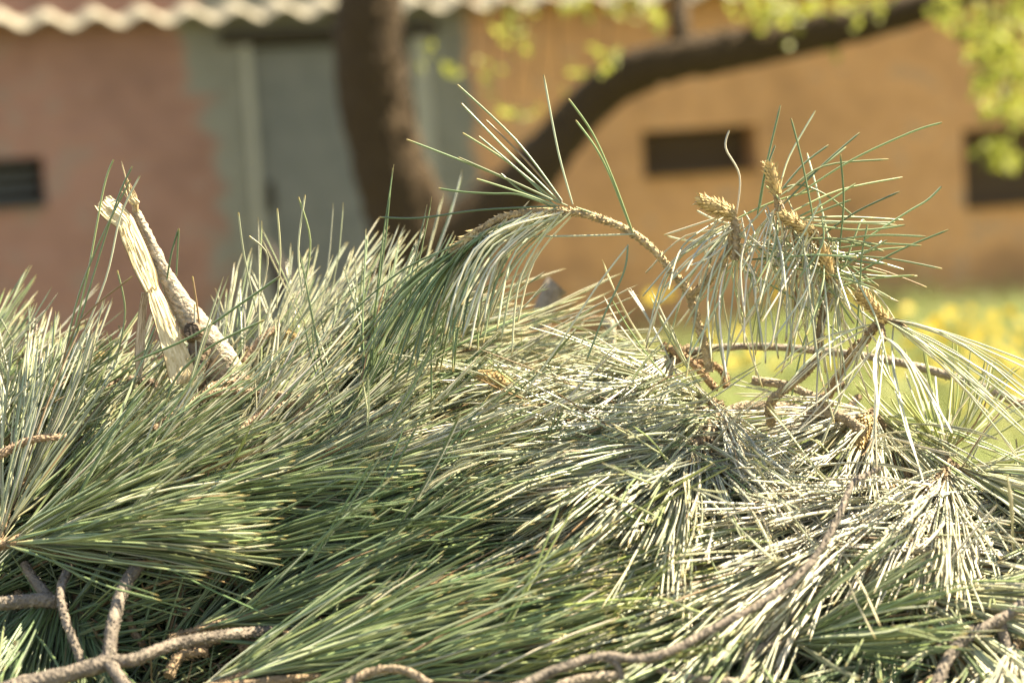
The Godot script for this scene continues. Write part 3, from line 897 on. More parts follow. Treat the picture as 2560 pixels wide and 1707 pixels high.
func heap() -> void:
	# added mound inside the heap, coloured dark so the gaps look shaded
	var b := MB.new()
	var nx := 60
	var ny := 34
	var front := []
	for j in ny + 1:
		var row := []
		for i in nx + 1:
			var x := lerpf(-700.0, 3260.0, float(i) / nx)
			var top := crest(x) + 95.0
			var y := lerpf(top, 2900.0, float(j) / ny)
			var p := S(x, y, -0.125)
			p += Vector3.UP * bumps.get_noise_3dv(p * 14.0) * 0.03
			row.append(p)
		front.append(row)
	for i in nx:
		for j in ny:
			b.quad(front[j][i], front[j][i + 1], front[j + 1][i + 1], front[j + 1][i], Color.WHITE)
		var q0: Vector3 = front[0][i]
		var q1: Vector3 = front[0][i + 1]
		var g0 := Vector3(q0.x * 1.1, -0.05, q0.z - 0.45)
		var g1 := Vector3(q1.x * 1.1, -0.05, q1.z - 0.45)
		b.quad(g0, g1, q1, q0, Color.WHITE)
	var core := part("shaded_litter_core", b, M.litter_shade, self)
	tag(core, "added mound of matted needles inside the heap, coloured dark as shade in its gaps", "litter_shade", "", "stuff")
	var br := [
		["glossy green pine spray fanning right from the left edge of the heap", [[[[-60, 1420, 0.05], [-10, 1370, 0.05], [60, 1340, 0.05], [200, 1290, 0.05]], 0.006, 0.004]],
			[[20, 1355, 250, 1230, 0.05, 0.07, 170, 26, 1, 0.02, 0.185], [10, 1360, 290, 1335, 0.06, 0.08, 170, 20, 1, 0.02, 0.18], [-10, 1365, 70, 1190, 0.03, 0.05, 100, 28, 2, 0.0, 0.17]], []],
		["pale pine spray sweeping up to the right below the split stub", [[[[180, 1400, 0.0], [300, 1340, 0.02], [430, 1330, 0.02]], 0.006, 0.004]],
			[[430, 1320, 650, 1120, 0.04, 0.05, 180, 17, 2, 0.01, 0.19], [200, 1330, 430, 1170, 0.03, 0.05, 160, 20, 2, 0.0, 0.185], [560, 1270, 800, 1120, 0.03, 0.04, 140, 18, 2, 0.02, 0.18]], []],
		["green pine spray combed to the right across the middle of the heap", [[[[150, 1330, -0.02], [300, 1290, 0.0], [620, 1250, 0.0], [850, 1190, 0.0]], 0.006, 0.004]],
			[[300, 1290, 620, 1230, 0.04, 0.06, 160, 19, 1, 0.02, 0.18], [620, 1250, 900, 1190, 0.03, 0.05, 160, 19, 2, 0.03, 0.18], [850, 1190, 1130, 1140, 0.02, 0.04, 150, 20, 2, 0.03, 0.18], [480, 1400, 800, 1330, 0.03, 0.05, 170, 18, 0, 0.02, 0.185]], []],
		["pine spray with straight needles ending beside the drooping mop of needles", [[[[700, 1360, -0.02], [950, 1300, 0.0]], 0.005, 0.004]],
			[[950, 1300, 1250, 1265, 0.03, 0.05, 170, 17, 2, 0.02, 0.185], [1000, 1240, 1250, 1195, 0.02, 0.04, 140, 19, 2, 0.02, 0.18]], []],
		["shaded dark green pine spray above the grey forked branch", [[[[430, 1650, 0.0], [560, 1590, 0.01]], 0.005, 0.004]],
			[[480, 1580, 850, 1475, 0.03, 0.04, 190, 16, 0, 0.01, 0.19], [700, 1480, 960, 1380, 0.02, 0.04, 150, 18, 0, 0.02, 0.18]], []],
		["yellow tipped pine spray pointing right, straightest in the foreground", [[[[600, 1620, 0.0], [760, 1580, 0.02], [1050, 1540, 0.02]], 0.006, 0.004]],
			[[760, 1580, 1100, 1530, 0.04, 0.05, 180, 16, 1, 0.01, 0.19], [1050, 1545, 1360, 1500, 0.04, 0.05, 190, 16, 4, 0.01, 0.185], [980, 1620, 1330, 1580, 0.04, 0.05, 180, 15, 4, 0.0, 0.19]], []],
		["lowest green pine spray along the bottom edge", [[[[350, 1800, 0.04], [480, 1730, 0.05], [800, 1690, 0.05]], 0.006, 0.004]],
			[[480, 1730, 800, 1630, 0.04, 0.05, 180, 16, 1, 0.01, 0.19], [700, 1740, 1000, 1680, 0.04, 0.05, 170, 16, 1, 0.01, 0.19], [900, 1710, 1220, 1650, 0.04, 0.05, 160, 16, 1, 0.01, 0.19], [1050, 1750, 1380, 1690, 0.04, 0.05, 150, 16, 4, 0.01, 0.19]], []],
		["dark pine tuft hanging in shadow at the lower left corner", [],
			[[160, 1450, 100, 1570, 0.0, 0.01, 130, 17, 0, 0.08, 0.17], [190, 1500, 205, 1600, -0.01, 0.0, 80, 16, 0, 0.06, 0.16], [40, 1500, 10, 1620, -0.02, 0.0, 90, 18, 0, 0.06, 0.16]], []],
		["upright pale needles bristling at the left edge below the wall", [[[[-80, 1220, -0.04], [0, 1120, -0.03], [60, 1050, -0.02]], 0.006, 0.004]],
			[[40, 1185.0, 70, 1055.0, 0.0, 0.0, 52, 27, 2, 0.0, 0.15], [-60, 1340.0, -20, 1180.0, 0.0, 0.0, 42, 26, 2, 0.0, 0.15], [100, 1255.0, 160, 1115.0, 0.0, 0.01, 52, 30, 2, 0.0, 0.15]], []],
		["upright needles bristling just left of the broken stub", [[[[100, 1180, -0.04], [150, 1050, -0.03], [250, 1010, -0.02]], 0.005, 0.004]],
			[[150, 1205.0, 235, 1075.0, 0.0, 0.0, 39, 28, 2, 0.0, 0.15], [260, 1165.0, 340, 1065.0, -0.01, -0.01, 32, 30, 2, 0.0, 0.145]], [[225, 885, 265, 895, 0.0, 0.006]]],
		["needles bristling upward just right of the broken stub", [[[[440, 1080, -0.04], [500, 1000, -0.02], [690, 930, -0.01]], 0.006, 0.004]],
			[[500, 1110.0, 570, 980.0, 0.0, 0.0, 35, 26, 2, 0.0, 0.15], [590, 1070.0, 680, 940.0, 0.0, 0.0, 39, 24, 2, 0.0, 0.16], [520, 1040.0, 780, 920.0, 0.0, 0.0, 47, 20, 2, 0.01, 0.16]], [[705, 830, 760, 865, 0.02, 0.006]]],
		["needles flaring up to the right in front of the tree trunk", [[[[600, 1040, -0.04], [690, 930, -0.02], [820, 890, -0.02]], 0.006, 0.004]],
			[[690, 1005.0, 800, 865.0, 0.0, 0.0, 50, 20, 2, 0.01, 0.165], [800, 975.0, 900, 840.0, -0.01, -0.01, 54, 18, 2, 0.01, 0.165], [720, 975.0, 880, 875.0, 0.02, 0.02, 46, 18, 2, 0.01, 0.165]], []],
		["dark green upright tuft under the arching twig", [[[[760, 1180, -0.03], [840, 1080, -0.01]], 0.005, 0.004]],
			[[840, 1100.0, 960, 930.0, 0.06, 0.06, 170, 16, 0, 0.0, 0.18], [760, 1080.0, 860, 940.0, 0.02, 0.02, 72, 14, 1, 0.0, 0.16]], []],
		["pine spray lying level to the right behind the arching twig", [[[[560, 900, -0.05], [720, 850, -0.04], [900, 880, -0.04]], 0.006, 0.004]],
			[[680, 875.0, 1030, 820.0, -0.06, -0.05, 95, 17, 2, 0.0, 0.175], [900, 925.0, 1180, 875.0, -0.04, -0.03, 82, 18, 2, 0.0, 0.175], [1000, 985.0, 1260, 955.0, -0.03, -0.02, 76, 20, 2, 0.02, 0.17], [560, 1015.0, 830, 955.0, -0.01, 0.0, 76, 19, 2, 0.01, 0.17]], []],
		["spray of thin crossing needles in the centre of the heap", [[[[1780, 890, -0.02], [1700, 900, -0.02], [1600, 930, -0.02], [1500, 945, -0.02], [1290, 955, -0.02]], 0.005, 0.004]],
			[[1700, 880, 1540, 960, 0.0, 0.01, 140, 22, 2, 0.05, 0.17], [1690, 880, 1630, 970, 0.02, 0.02, 110, 18, 3, 0.05, 0.165], [1500, 965, 1350, 1060, 0.0, 0.01, 150, 24, 2, 0.04, 0.16], [1420, 1010, 1240, 1090, 0.0, 0.0, 130, 26, 2, 0.04, 0.15], [1400, 940, 1260, 960, -0.02, -0.01, 80, 24, 2, 0.02, 0.15]], [[1195, 935, 1280, 962, 0.06, 0.0065]]],
		["mop of drooping needles around a dark hollow, right of centre", [[[[1660, 1420, -0.04], [1640, 1300, -0.02], [1690, 1180, 0.0], [1745, 1105, 0.02]], 0.008, 0.005]],
			[[1745, 1105, 1610, 1180, 0.05, 0.07, 180, 24, 2, 0.10, 0.175], [1740, 1115, 1695, 1230, 0.05, 0.08, 170, 20, 2, 0.06, 0.165], [1755, 1105, 1815, 1195, 0.05, 0.06, 120, 24, 3, 0.10, 0.15], [1735, 1100, 1600, 1130, 0.03, 0.05, 110, 22, 2, 0.10, 0.17]], []],
		["smaller drooping tuft above the mop of needles", [[[[1850, 1060, -0.02], [1790, 1015, 0.0]], 0.006, 0.004]],
			[[1790, 1015, 1680, 1060, 0.02, 0.04, 140, 22, 2, 0.07, 0.17], [1785, 1012, 1830, 1085, 0.03, 0.04, 70, 24, 3, 0.08, 0.14], [1780, 1005, 1700, 990, 0.0, 0.01, 60, 26, 2, 0.08, 0.15]], []],
		["mop of long pale needles hanging from a bent twig, farthest right", [[[[2262, 1215, -0.02], [2280, 1160, -0.02], [2320, 1130, -0.01], [2368, 1150, 0.0], [2360, 1190, 0.01]], 0.007, 0.0055]],
			[[2365, 1175, 2285, 1265, 0.03, 0.05, 180, 19, 3, 0.04, 0.175], [2370, 1180, 2365, 1290, 0.03, 0.05, 150, 18, 3, 0.02, 0.165], [2390, 1165, 2475, 1200, 0.02, 0.03, 120, 24, 2, 0.06, 0.16], [2365, 1150, 2355, 1105, 0.0, 0.0, 56, 66, 4, 0.03, 0.115]], []],
		["drooping tuft with a hanging brown cone, left of the farthest right mop", [[[[2260, 1180, -0.03], [2190, 1110, -0.01], [2178, 1030, 0.0]], 0.006, 0.004]],
			[[2180, 1030, 2095, 1062, 0.0, 0.01, 110, 24, 3, 0.06, 0.155], [2185, 1040, 2172, 1130, 0.01, 0.02, 120, 18, 3, 0.02, 0.15], [2192, 1040, 2250, 1095, 0.0, 0.0, 80, 24, 2, 0.06, 0.15]], [[2172, 1040, 2140, 1125, 0.03, 0.009]]],
		["pine spray combed left across the right of the heap", [[[[2330, 1180, -0.03], [2220, 1225, -0.01], [2100, 1300, 0.0]], 0.006, 0.004]],
			[[2100, 1157, 2005, 1185, 0.0, 0.01, 130, 22, 2, 0.05, 0.16], [2225, 1225, 2080, 1285, 0.02, 0.04, 170, 20, 3, 0.04, 0.18], [2110, 1260, 1960, 1320, 0.02, 0.04, 140, 22, 2, 0.05, 0.17]], []],
		["longest pale pine spray running down to the left, right foreground", [[[[2290, 1200, -0.02], [2215, 1250, 0.0], [2090, 1340, 0.0], [1980, 1430, 0.0]], 0.006, 0.004]],
			[[2210, 1250, 2070, 1390, 0.04, 0.06, 190, 16, 3, 0.02, 0.185], [2095, 1340, 1950, 1450, 0.04, 0.06, 180, 17, 2, 0.02, 0.185], [1980, 1430, 1830, 1550, 0.04, 0.06, 180, 17, 1, 0.02, 0.185], [1900, 1330, 1760, 1420, 0.0, 0.02, 140, 20, 1, 0.03, 0.17]], []],
		["dark pine spray slanting down to the bottom edge, right of centre", [[[[1900, 1380, -0.05], [1760, 1420, -0.04], [1700, 1560, -0.03]], 0.006, 0.004]],
			[[1740, 1420, 1650, 1550, -0.02, 0.0, 140, 18, 0, 0.03, 0.17], [1810, 1560, 1700, 1680, 0.02, 0.04, 150, 18, 1, 0.02, 0.175], [1900, 1520, 1800, 1640, 0.03, 0.05, 150, 17, 1, 0.02, 0.175]], []],
		["scaly crooked twig with sparse needles, right foreground", [[[[2120, 1560, 0.05], [2110, 1510, 0.06], [2170, 1480, 0.07], [2190, 1468, 0.07], [2275, 1490, 0.07]], 0.0055, 0.004], [[[2190, 1466, 0.07], [2080, 1500, 0.06], [2050, 1515, 0.05]], 0.004, 0.003]],
			[[2280, 1488, 2330, 1545, 0.06, 0.06, 70, 26, 2, 0.05, 0.15], [2285, 1480, 2400, 1500, 0.06, 0.06, 90, 22, 2, 0.03, 0.16], [2200, 1520, 2170, 1600, 0.02, 0.03, 90, 24, 1, 0.04, 0.15]], []],
		["needles lying level to the left from the right edge of the frame", [[[[2720, 1400, -0.02], [2640, 1420, 0.0], [2480, 1440, 0.0]], 0.006, 0.004]],
			[[2640, 1420, 2440, 1435, 0.01, 0.02, 150, 19, 3, 0.01, 0.175], [2620, 1330, 2470, 1365, 0.0, 0.01, 120, 22, 2, 0.02, 0.165], [2620, 1215, 2500, 1265, 0.0, 0.0, 110, 24, 2, 0.03, 0.16], [2400, 1400, 2280, 1440, 0.0, 0.01, 110, 22, 2, 0.02, 0.16]], []],
		["small starry needle tuft on a pale twig at the bottom, right of centre", [],
			[[1947, 1612, 2020, 1590, 0.06, 0.07, 76, 32, 1, 0.01, 0.15], [1940, 1620, 1890, 1690, 0.05, 0.06, 90, 22, 1, 0.02, 0.16]], []],
		["white glossy needles hanging in the lower right corner", [[[[2600, 1560, 0.03], [2540, 1620, 0.04]], 0.006, 0.004]],
			[[2540, 1615, 2500, 1700, 0.07, 0.08, 130, 20, 3, 0.04, 0.17], [2420, 1600, 2370, 1690, 0.02, 0.04, 100, 24, 1, 0.04, 0.16], [2250, 1620, 2180, 1700, 0.0, 0.02, 110, 24, 1, 0.04, 0.16]], []],
		["loose pale tuft hanging from a bud at the upper right of the heap", [[[[2060, 1010, -0.01], [2130, 880, 0.1], [2160, 855, 0.14], [2185, 820, 0.17], [2210, 795, 0.19]], 0.0055, 0.004]],
			[[2205, 795, 2268, 822, 0.19, 0.19, 17, 30, 2, 0.26, 0.155], [2205, 800.0, 2212, 850.0, 0.19, 0.19, 11, 34, 3, 0.05, 0.15], [2200, 800.0, 2165, 835.0, 0.19, 0.18, 9, 36, 3, 0.16, 0.14]], [[2218, 800, 2142, 727, 0.20, 0.0066]]],
	]
	for q in br: branch(q[0], "", q[1], q[2], q[3])
	# branches deeper in the heap, told apart by nothing but where they show through
	var fill := []
	var row := 0
	for y in range(920, 1860, 100):
		row += 1
		for x in range(-240, 2840, 180):
			var jx := x + (82 if row % 2 else 0) + rng.randf_range(-40, 40)
			var jy := y + rng.randf_range(-34, 34)
			if jy < crest(jx) + (165.0 if jx < 1300.0 else 95.0): continue
			if jx > 60 and jx < 720 and jy > 1400 and jy < 1640: continue
			if Vector2((jx - 1600.0) / 130.0, (jy - 1330.0) / 110.0).length() < 1.0: continue
			if Vector2((jx - 2190.0) / 110.0, (jy - 1590.0) / 70.0).length() < 1.0: continue
			var ang := 0.0
			var tone := 1
			if jx < 760.0 and jy < 1230.0 or jx < 420.0: ang = rng.randf_range(-15.0, 48.0) if jy < 1230.0 else 20.0
			elif jx < 1350.0: ang = 30.0 if jy < 1000.0 else 10.0
			elif jx < 1500.0: ang = 10.0 if rng.randf() < 0.5 else 205.0
			else: ang = 218.0
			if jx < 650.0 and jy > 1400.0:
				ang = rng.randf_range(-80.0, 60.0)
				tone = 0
			elif jx > 1400.0 or jy < 1150.0: tone = 2
			ang += rng.randf_range(-24.0, 24.0)
			var l := rng.randf_range(150.0, 240.0)
			var dz := rng.randf_range(-0.075, -0.03)
			var x1 := jx + cos(deg_to_rad(ang)) * l
			var y1 := jy - sin(deg_to_rad(ang)) * l
			fill.append([jx, jy, x1, y1, dz, dz + rng.randf_range(0.0, 0.03), 84, 23, tone, 0.03, 0.165])
	fill.sort_custom(func(p, q): return int(p[0] / 460.0) * 10000 + p[1] < int(q[0] / 460.0) * 10000 + q[1])
	var marks := {"the split stub": Vector2(440, 900), "the grey forked branch": Vector2(300, 1600), "the scaly branch at the left edge": Vector2(60, 1505), "the left edge's green spray": Vector2(150, 1320), "the pale sweeping spray": Vector2(540, 1220), "the combed green spray": Vector2(800, 1240), "the yellow tipped spray": Vector2(1250, 1520), "the lowest green spray": Vector2(850, 1680), "the tree trunk's foot": Vector2(1000, 800), "the crossing needles in the centre": Vector2(1420, 1040), "the drooping needle mop": Vector2(1700, 1180), "the dark hollow": Vector2(1620, 1340), "the long bare twig": Vector2(1950, 1470), "the pale crooked twig": Vector2(1780, 1690), "the farthest right mop": Vector2(2370, 1200), "the hanging brown cone": Vector2(2140, 1100), "the scaly crooked twig": Vector2(2200, 1480), "the lower right grey branch": Vector2(2430, 1590), "the arched twig at the bottom edge": Vector2(970, 1680), "the right edge's level needles": Vector2(2500, 1430)}
	var taken := {}
	var k := 0
	while k < fill.size():
		var some := fill.slice(k, mini(k + 4, fill.size()))
		k += 4
		var mid := Vector2.ZERO
		for f in some: mid += Vector2(f[0] + f[2], f[1] + f[3]) * 0.5 / some.size()
		var names := marks.keys()
		names.sort_custom(func(p, q): return mid.distance_to(marks[p]) < mid.distance_to(marks[q]))
		var label := ""
		for nm in names:
			var off: Vector2 = mid - marks[nm]
			var rel := ("left of" if off.x < 0 else "right of") if absf(off.x) > absf(off.y) else ("above" if off.y < 0 else "below")
			label = "half buried pine branch showing only needles, %s %s" % [rel, nm]
			if not taken.has(label): break
		taken[label] = true
		branch(label, "half buried pine branches", [], some)
	# loose needles strewn over the matted inside
	var nb := MB.new()
	var pts := PackedVector3Array()
	for s in 6: pts.append(Vector3(0, 0.012 * sin(s / 5.0 * PI), (s / 5.0 - 0.5) * 0.15))
	nb.needle(pts, 0.0012, Color.WHITE, Color(1.1, 1.0, 0.8), Vector3(1, 0.1, 0))
	var mesh := nb.mesh(M.needle)
	var places := []
	var cols := PackedColorArray()
	for q in 5200:
		var x := rng.randf_range(-250.0, 2800.0)
		var y := rng.randf_range(crest(x) + 40.0, 1900.0)
		if Vector2((x - 1600.0) / 140.0, (y - 1330.0) / 120.0).length() < 1.0: continue
		var p := S(x, y, rng.randf_range(-0.11, -0.02))
		var z := (cam.transform.basis * Vector3(rng.randfn(), rng.randfn() * 0.6, rng.randfn() * 0.4)).normalized()
		var xx := z.cross(unit()).normalized()
		places.append(Transform3D(Basis(xx, z.cross(xx), z), p))
		cols.append(needle_color(1) if rng.randf() < 0.8 else Color(0.2, 0.13, 0.06))
	var o := copies("loose_needles", mesh, places, cols, self)
	tag(o, "loose needles lying every way between the branches of the heap", "needles", "", "stuff")

# ------------------------------------------------------------------ the branches one looks at
func bare(label: String, stems: Array, called := "bare_branch") -> Node3D:
	return branch(label, "", stems, [], [], called)

func hero() -> void:
	var grey := Color(0.185, 0.158, 0.128)
	bare("thick grey forked branch at the lower left corner", [
		[[[-40, 1740, 0.10], [60, 1712, 0.10], [230, 1668, 0.10], [285, 1640, 0.10]], 0.0085, 0.0080, 1.2, grey],
		[[[270, 1655, 0.10], [278, 1580, 0.10], [300, 1490, 0.09], [335, 1425, 0.07], [365, 1398, 0.03], [395, 1370, -0.03]], 0.0070, 0.0055, 1.4, grey],
		[[[270, 1650, 0.10], [330, 1650, 0.10], [430, 1612, 0.09], [560, 1587, 0.07], [690, 1575, 0.03], [790, 1560, -0.03]], 0.0064, 0.0050, 2.0, grey],
		[[[270, 1655, 0.10], [300, 1700, 0.11], [330, 1730, 0.12]], 0.0065, 0.0060, 1.2, grey]])
	bare("thick scaly branch entering low from the left edge", [
		[[[-40, 1512, 0.05], [40, 1505, 0.05], [100, 1500, 0.05], [140, 1505, 0.05]], 0.0075, 0.0070, 2.4, grey],
		[[[125, 1500, 0.04], [85, 1450, 0.03], [60, 1410, 0.02]], 0.0055, 0.0045, 0.6, grey]])
	bare("thin grey twig hanging down through the dark lower left gap", [[[[185, 1375, -0.02], [165, 1430, 0.05], [150, 1480, 0.08], [160, 1540, 0.08], [185, 1610, 0.08], [206, 1665, 0.07]], 0.0045, 0.0038, 0.6, grey]])
	bare("brown twig in the dark gap between grey fork and needles", [[[[405, 1430, 0.0], [430, 1470, 0.0], [470, 1540, 0.0]], 0.0042, 0.0032, 0.9], [[[318, 1500, 0.0], [325, 1560, 0.0], [355, 1612, 0.0]], 0.0040, 0.0034, 0.9]])
	bare("tangle of thin dead twigs inside the dark lower left gap", [[[[-30, 1590, 0.0], [60, 1560, 0.0], [150, 1530, 0.01]], 0.0042, 0.0034, 1.2], [[[220, 1480, -0.02], [235, 1560, -0.02], [222, 1640, -0.02]], 0.0036, 0.003, 1.2], [[[380, 1500, -0.02], [430, 1560, -0.01], [520, 1640, -0.01]], 0.0036, 0.003, 1.2], [[[420, 1690, 0.02], [450, 1640, 0.02], [520, 1630, 0.02]], 0.0058, 0.004, 1.4], [[[-30, 1680, 0.0], [30, 1620, 0.0], [110, 1580, 0.0]], 0.004, 0.003, 1.2], [[[520, 1420, -0.01], [600, 1460, -0.01], [640, 1500, -0.02]], 0.0042, 0.0034, 1.2], [[[230, 1585, -0.01], [290, 1540, 0.0], [395, 1455, 0.01]], 0.0018, 0.0014, 0.0, Color(0.36, 0.24, 0.13)]])
	bare("long bare grey twig curving up through the right foreground", [[[[1280, 1725, 0.17], [1400, 1672, 0.17], [1500, 1642, 0.17], [1600, 1648, 0.17], [1690, 1622, 0.17], [1800, 1563, 0.17], [1905, 1508, 0.17], [2000, 1435, 0.17], [2060, 1362, 0.17], [2096, 1292, 0.165], [2130, 1212, 0.155], [2160, 1190, 0.14], [2200, 1172, 0.08]], 0.0050, 0.0022, 0.45, grey],
		[[[1520, 1645, 0.17], [1545, 1665, 0.165], [1555, 1700, 0.155]], 0.0034, 0.003, 0.8, grey]])
	bare("pale crooked twig along the bottom edge, right of centre", [[[[1625, 1652, 0.11], [1665, 1680, 0.11], [1720, 1695, 0.11], [1840, 1705, 0.11], [1866, 1680, 0.11], [1874, 1640, 0.10], [1905, 1618, 0.09], [1950, 1608, 0.08]], 0.0042, 0.0036, 0.5, Color(0.27, 0.23, 0.18)]])
	bare("thick pale cut branch end at the bottom edge", [[[[1380, 1730, 0.13], [1440, 1702, 0.13], [1545, 1690, 0.12]], 0.0055, 0.0052, 0.3, Color(0.27, 0.23, 0.18)]])
	bare("small arched twig at the bottom edge, left of centre", [[[[860, 1715, 0.12], [920, 1682, 0.12], [975, 1672, 0.12], [1022, 1680, 0.12], [1075, 1712, 0.12]], 0.0042, 0.0038, 0.8, Color(0.25, 0.20, 0.14)]])
	bare("thick grey branch rising to the right edge, lower right corner", [[[[2330, 1740, 0.10], [2375, 1640, 0.10], [2420, 1590, 0.10], [2500, 1550, 0.10], [2590, 1490, 0.10]], 0.0060, 0.0055, 0.6, grey], [[[2500, 1550, 0.09], [2515, 1610, 0.08], [2520, 1680, 0.07]], 0.0060, 0.0050, 0.8, grey], [[[2420, 1590, 0.09], [2340, 1620, 0.08], [2280, 1640, 0.06]], 0.0030, 0.0022, 0.4, grey]])
	bare("long smooth grey branch arching out to the right edge", [[[[1700, 885, -0.01], [1760, 872, -0.01], [1850, 866, -0.01], [1950, 868, -0.01], [2100, 882, -0.01], [2230, 902, -0.01], [2350, 932, -0.01], [2450, 964, -0.01], [2600, 1030, -0.01]], 0.0036, 0.0056, 0.35, Color(0.30, 0.25, 0.19)]])
	bare("thick pale scaly branch lying level in the right gap", [[[[1770, 1110, 0.04], [1790, 1050, 0.03], [1850, 1022, 0.03], [1950, 1020, 0.03], [2015, 1026, 0.03], [2110, 1044, 0.04], [2160, 1080, 0.05]], 0.0080, 0.0060, 1.0, Color(0.32, 0.26, 0.18)], [[[1880, 950, 0.04], [1960, 962, 0.04], [2020, 985, 0.04], [2080, 1012, 0.05]], 0.0050, 0.0045, 0.9, Color(0.32, 0.26, 0.18)]])
	bare("brown scaly twigs crossing below the bend of the arching twig", [[[[1660, 865, 0.02], [1700, 885, 0.04], [1745, 920, 0.05], [1790, 972, 0.05]], 0.0046, 0.0042, 1.2, Color(0.25, 0.16, 0.08)], [[[1740, 905, 0.03], [1790, 915, 0.03], [1815, 940, 0.03], [1815, 968, 0.03]], 0.0042, 0.0038, 1.2, Color(0.25, 0.16, 0.08)]])
	bare("slanting brown twigs seen through the right gap", [[[[1880, 1130, -0.06], [1990, 1075, -0.06], [2060, 990, -0.06], [2110, 960, -0.06]], 0.0052, 0.0040, 0.9], [[[1990, 1180, -0.08], [2080, 1070, -0.08], [2150, 990, -0.08]], 0.0044, 0.0038, 0.8], [[[1930, 1080, -0.03], [1960, 1150, -0.04], [1990, 1230, -0.05]], 0.0055, 0.0050, 0.9]])
	bare("scaly brown twig below the split stub", [[[[385, 1075, 0.110], [430, 1040, 0.110], [485, 1002, 0.110], [560, 978, 0.110], [640, 980, 0.100], [735, 992, 0.090], [790, 985, 0.070]], 0.0042, 0.0040, 1.3, Color(0.36, 0.26, 0.17)], [[[500, 1000, 0.100], [530, 965, 0.090], [620, 945, 0.070]], 0.0042, 0.0036, 1.3, Color(0.36, 0.26, 0.17)], [[[600, 1080, 0.100], [640, 1045, 0.100], [690, 1020, 0.100], [760, 995, 0.090]], 0.0045, 0.0036, 1.3, Color(0.36, 0.26, 0.17)]])
	bare("scaly brown twig low at the left edge above the green spray", [[[[-30, 1150, 0.100], [20, 1125, 0.100], [80, 1098, 0.100], [165, 1092, 0.090]], 0.0046, 0.0036, 1.4, Color(0.36, 0.26, 0.17)]])
	bare("dead brown twigs with empty buds left of the stub", [[[[110, 1020, 0.050], [150, 960, 0.050], [200, 945, 0.050]], 0.0055, 0.0065, 1.5, Color(0.24, 0.18, 0.13)], [[[230, 1000, 0.030], [300, 950, 0.030], [390, 960, 0.030]], 0.0050, 0.0040, 1.3, Color(0.24, 0.18, 0.13)], [[[130, 1060, 0.050], [160, 1035, 0.050], [150, 1010, 0.050]], 0.0050, 0.0040, 1.3, Color(0.24, 0.18, 0.13)]])
	bare("scaly brown twig in the fringe right of the stub", [[[[610, 905, 0.040], [650, 850, 0.050], [690, 818, 0.050]], 0.0042, 0.0036, 1.3, Color(0.34, 0.25, 0.16)]])
	# sawn stump end standing behind the heap
	var base := P(1335, 900, 2.62)
	var t := thing("sawn_branch", base, "blurred sawn branch end standing behind the level needles", "branch")
	var b := MB.new()
	tube(b, smooth_path([base, P(1350, 810, 2.62), P(1378, 735, 2.62), P(1394, 712, 2.62)], 4), PackedFloat32Array([0.012, 0.013, 0.015, 0.0165]), 14, 0.0012, 60.0, Color(0.36, 0.29, 0.21), 0.3, Color(0.55, 0.45, 0.28))
	part("stem", b, M.bark, t, base)
	base = P(1530, 880, 2.5)
	t = thing("sawn_branch", base, "small blurred twig stub hooked beside the meadow", "branch")
	b = MB.new()
	tube(b, smooth_path([base, P(1528, 830, 2.5), P(1520, 805, 2.5), P(1510, 815, 2.5)], 4), PackedFloat32Array([0.004, 0.006, 0.007, 0.006]), 10, 0.0008, 60.0, Color(0.5, 0.44, 0.33), 0.3, Color(0.5, 0.44, 0.33))
	part("stem", b, M.bark, t, base)
	stub()
	arching()
	cluster()

func z(x: float, y: float, d: float) -> Vector3:
	return P(150 + x * 0.4464, 350 + y * 0.4464, d)

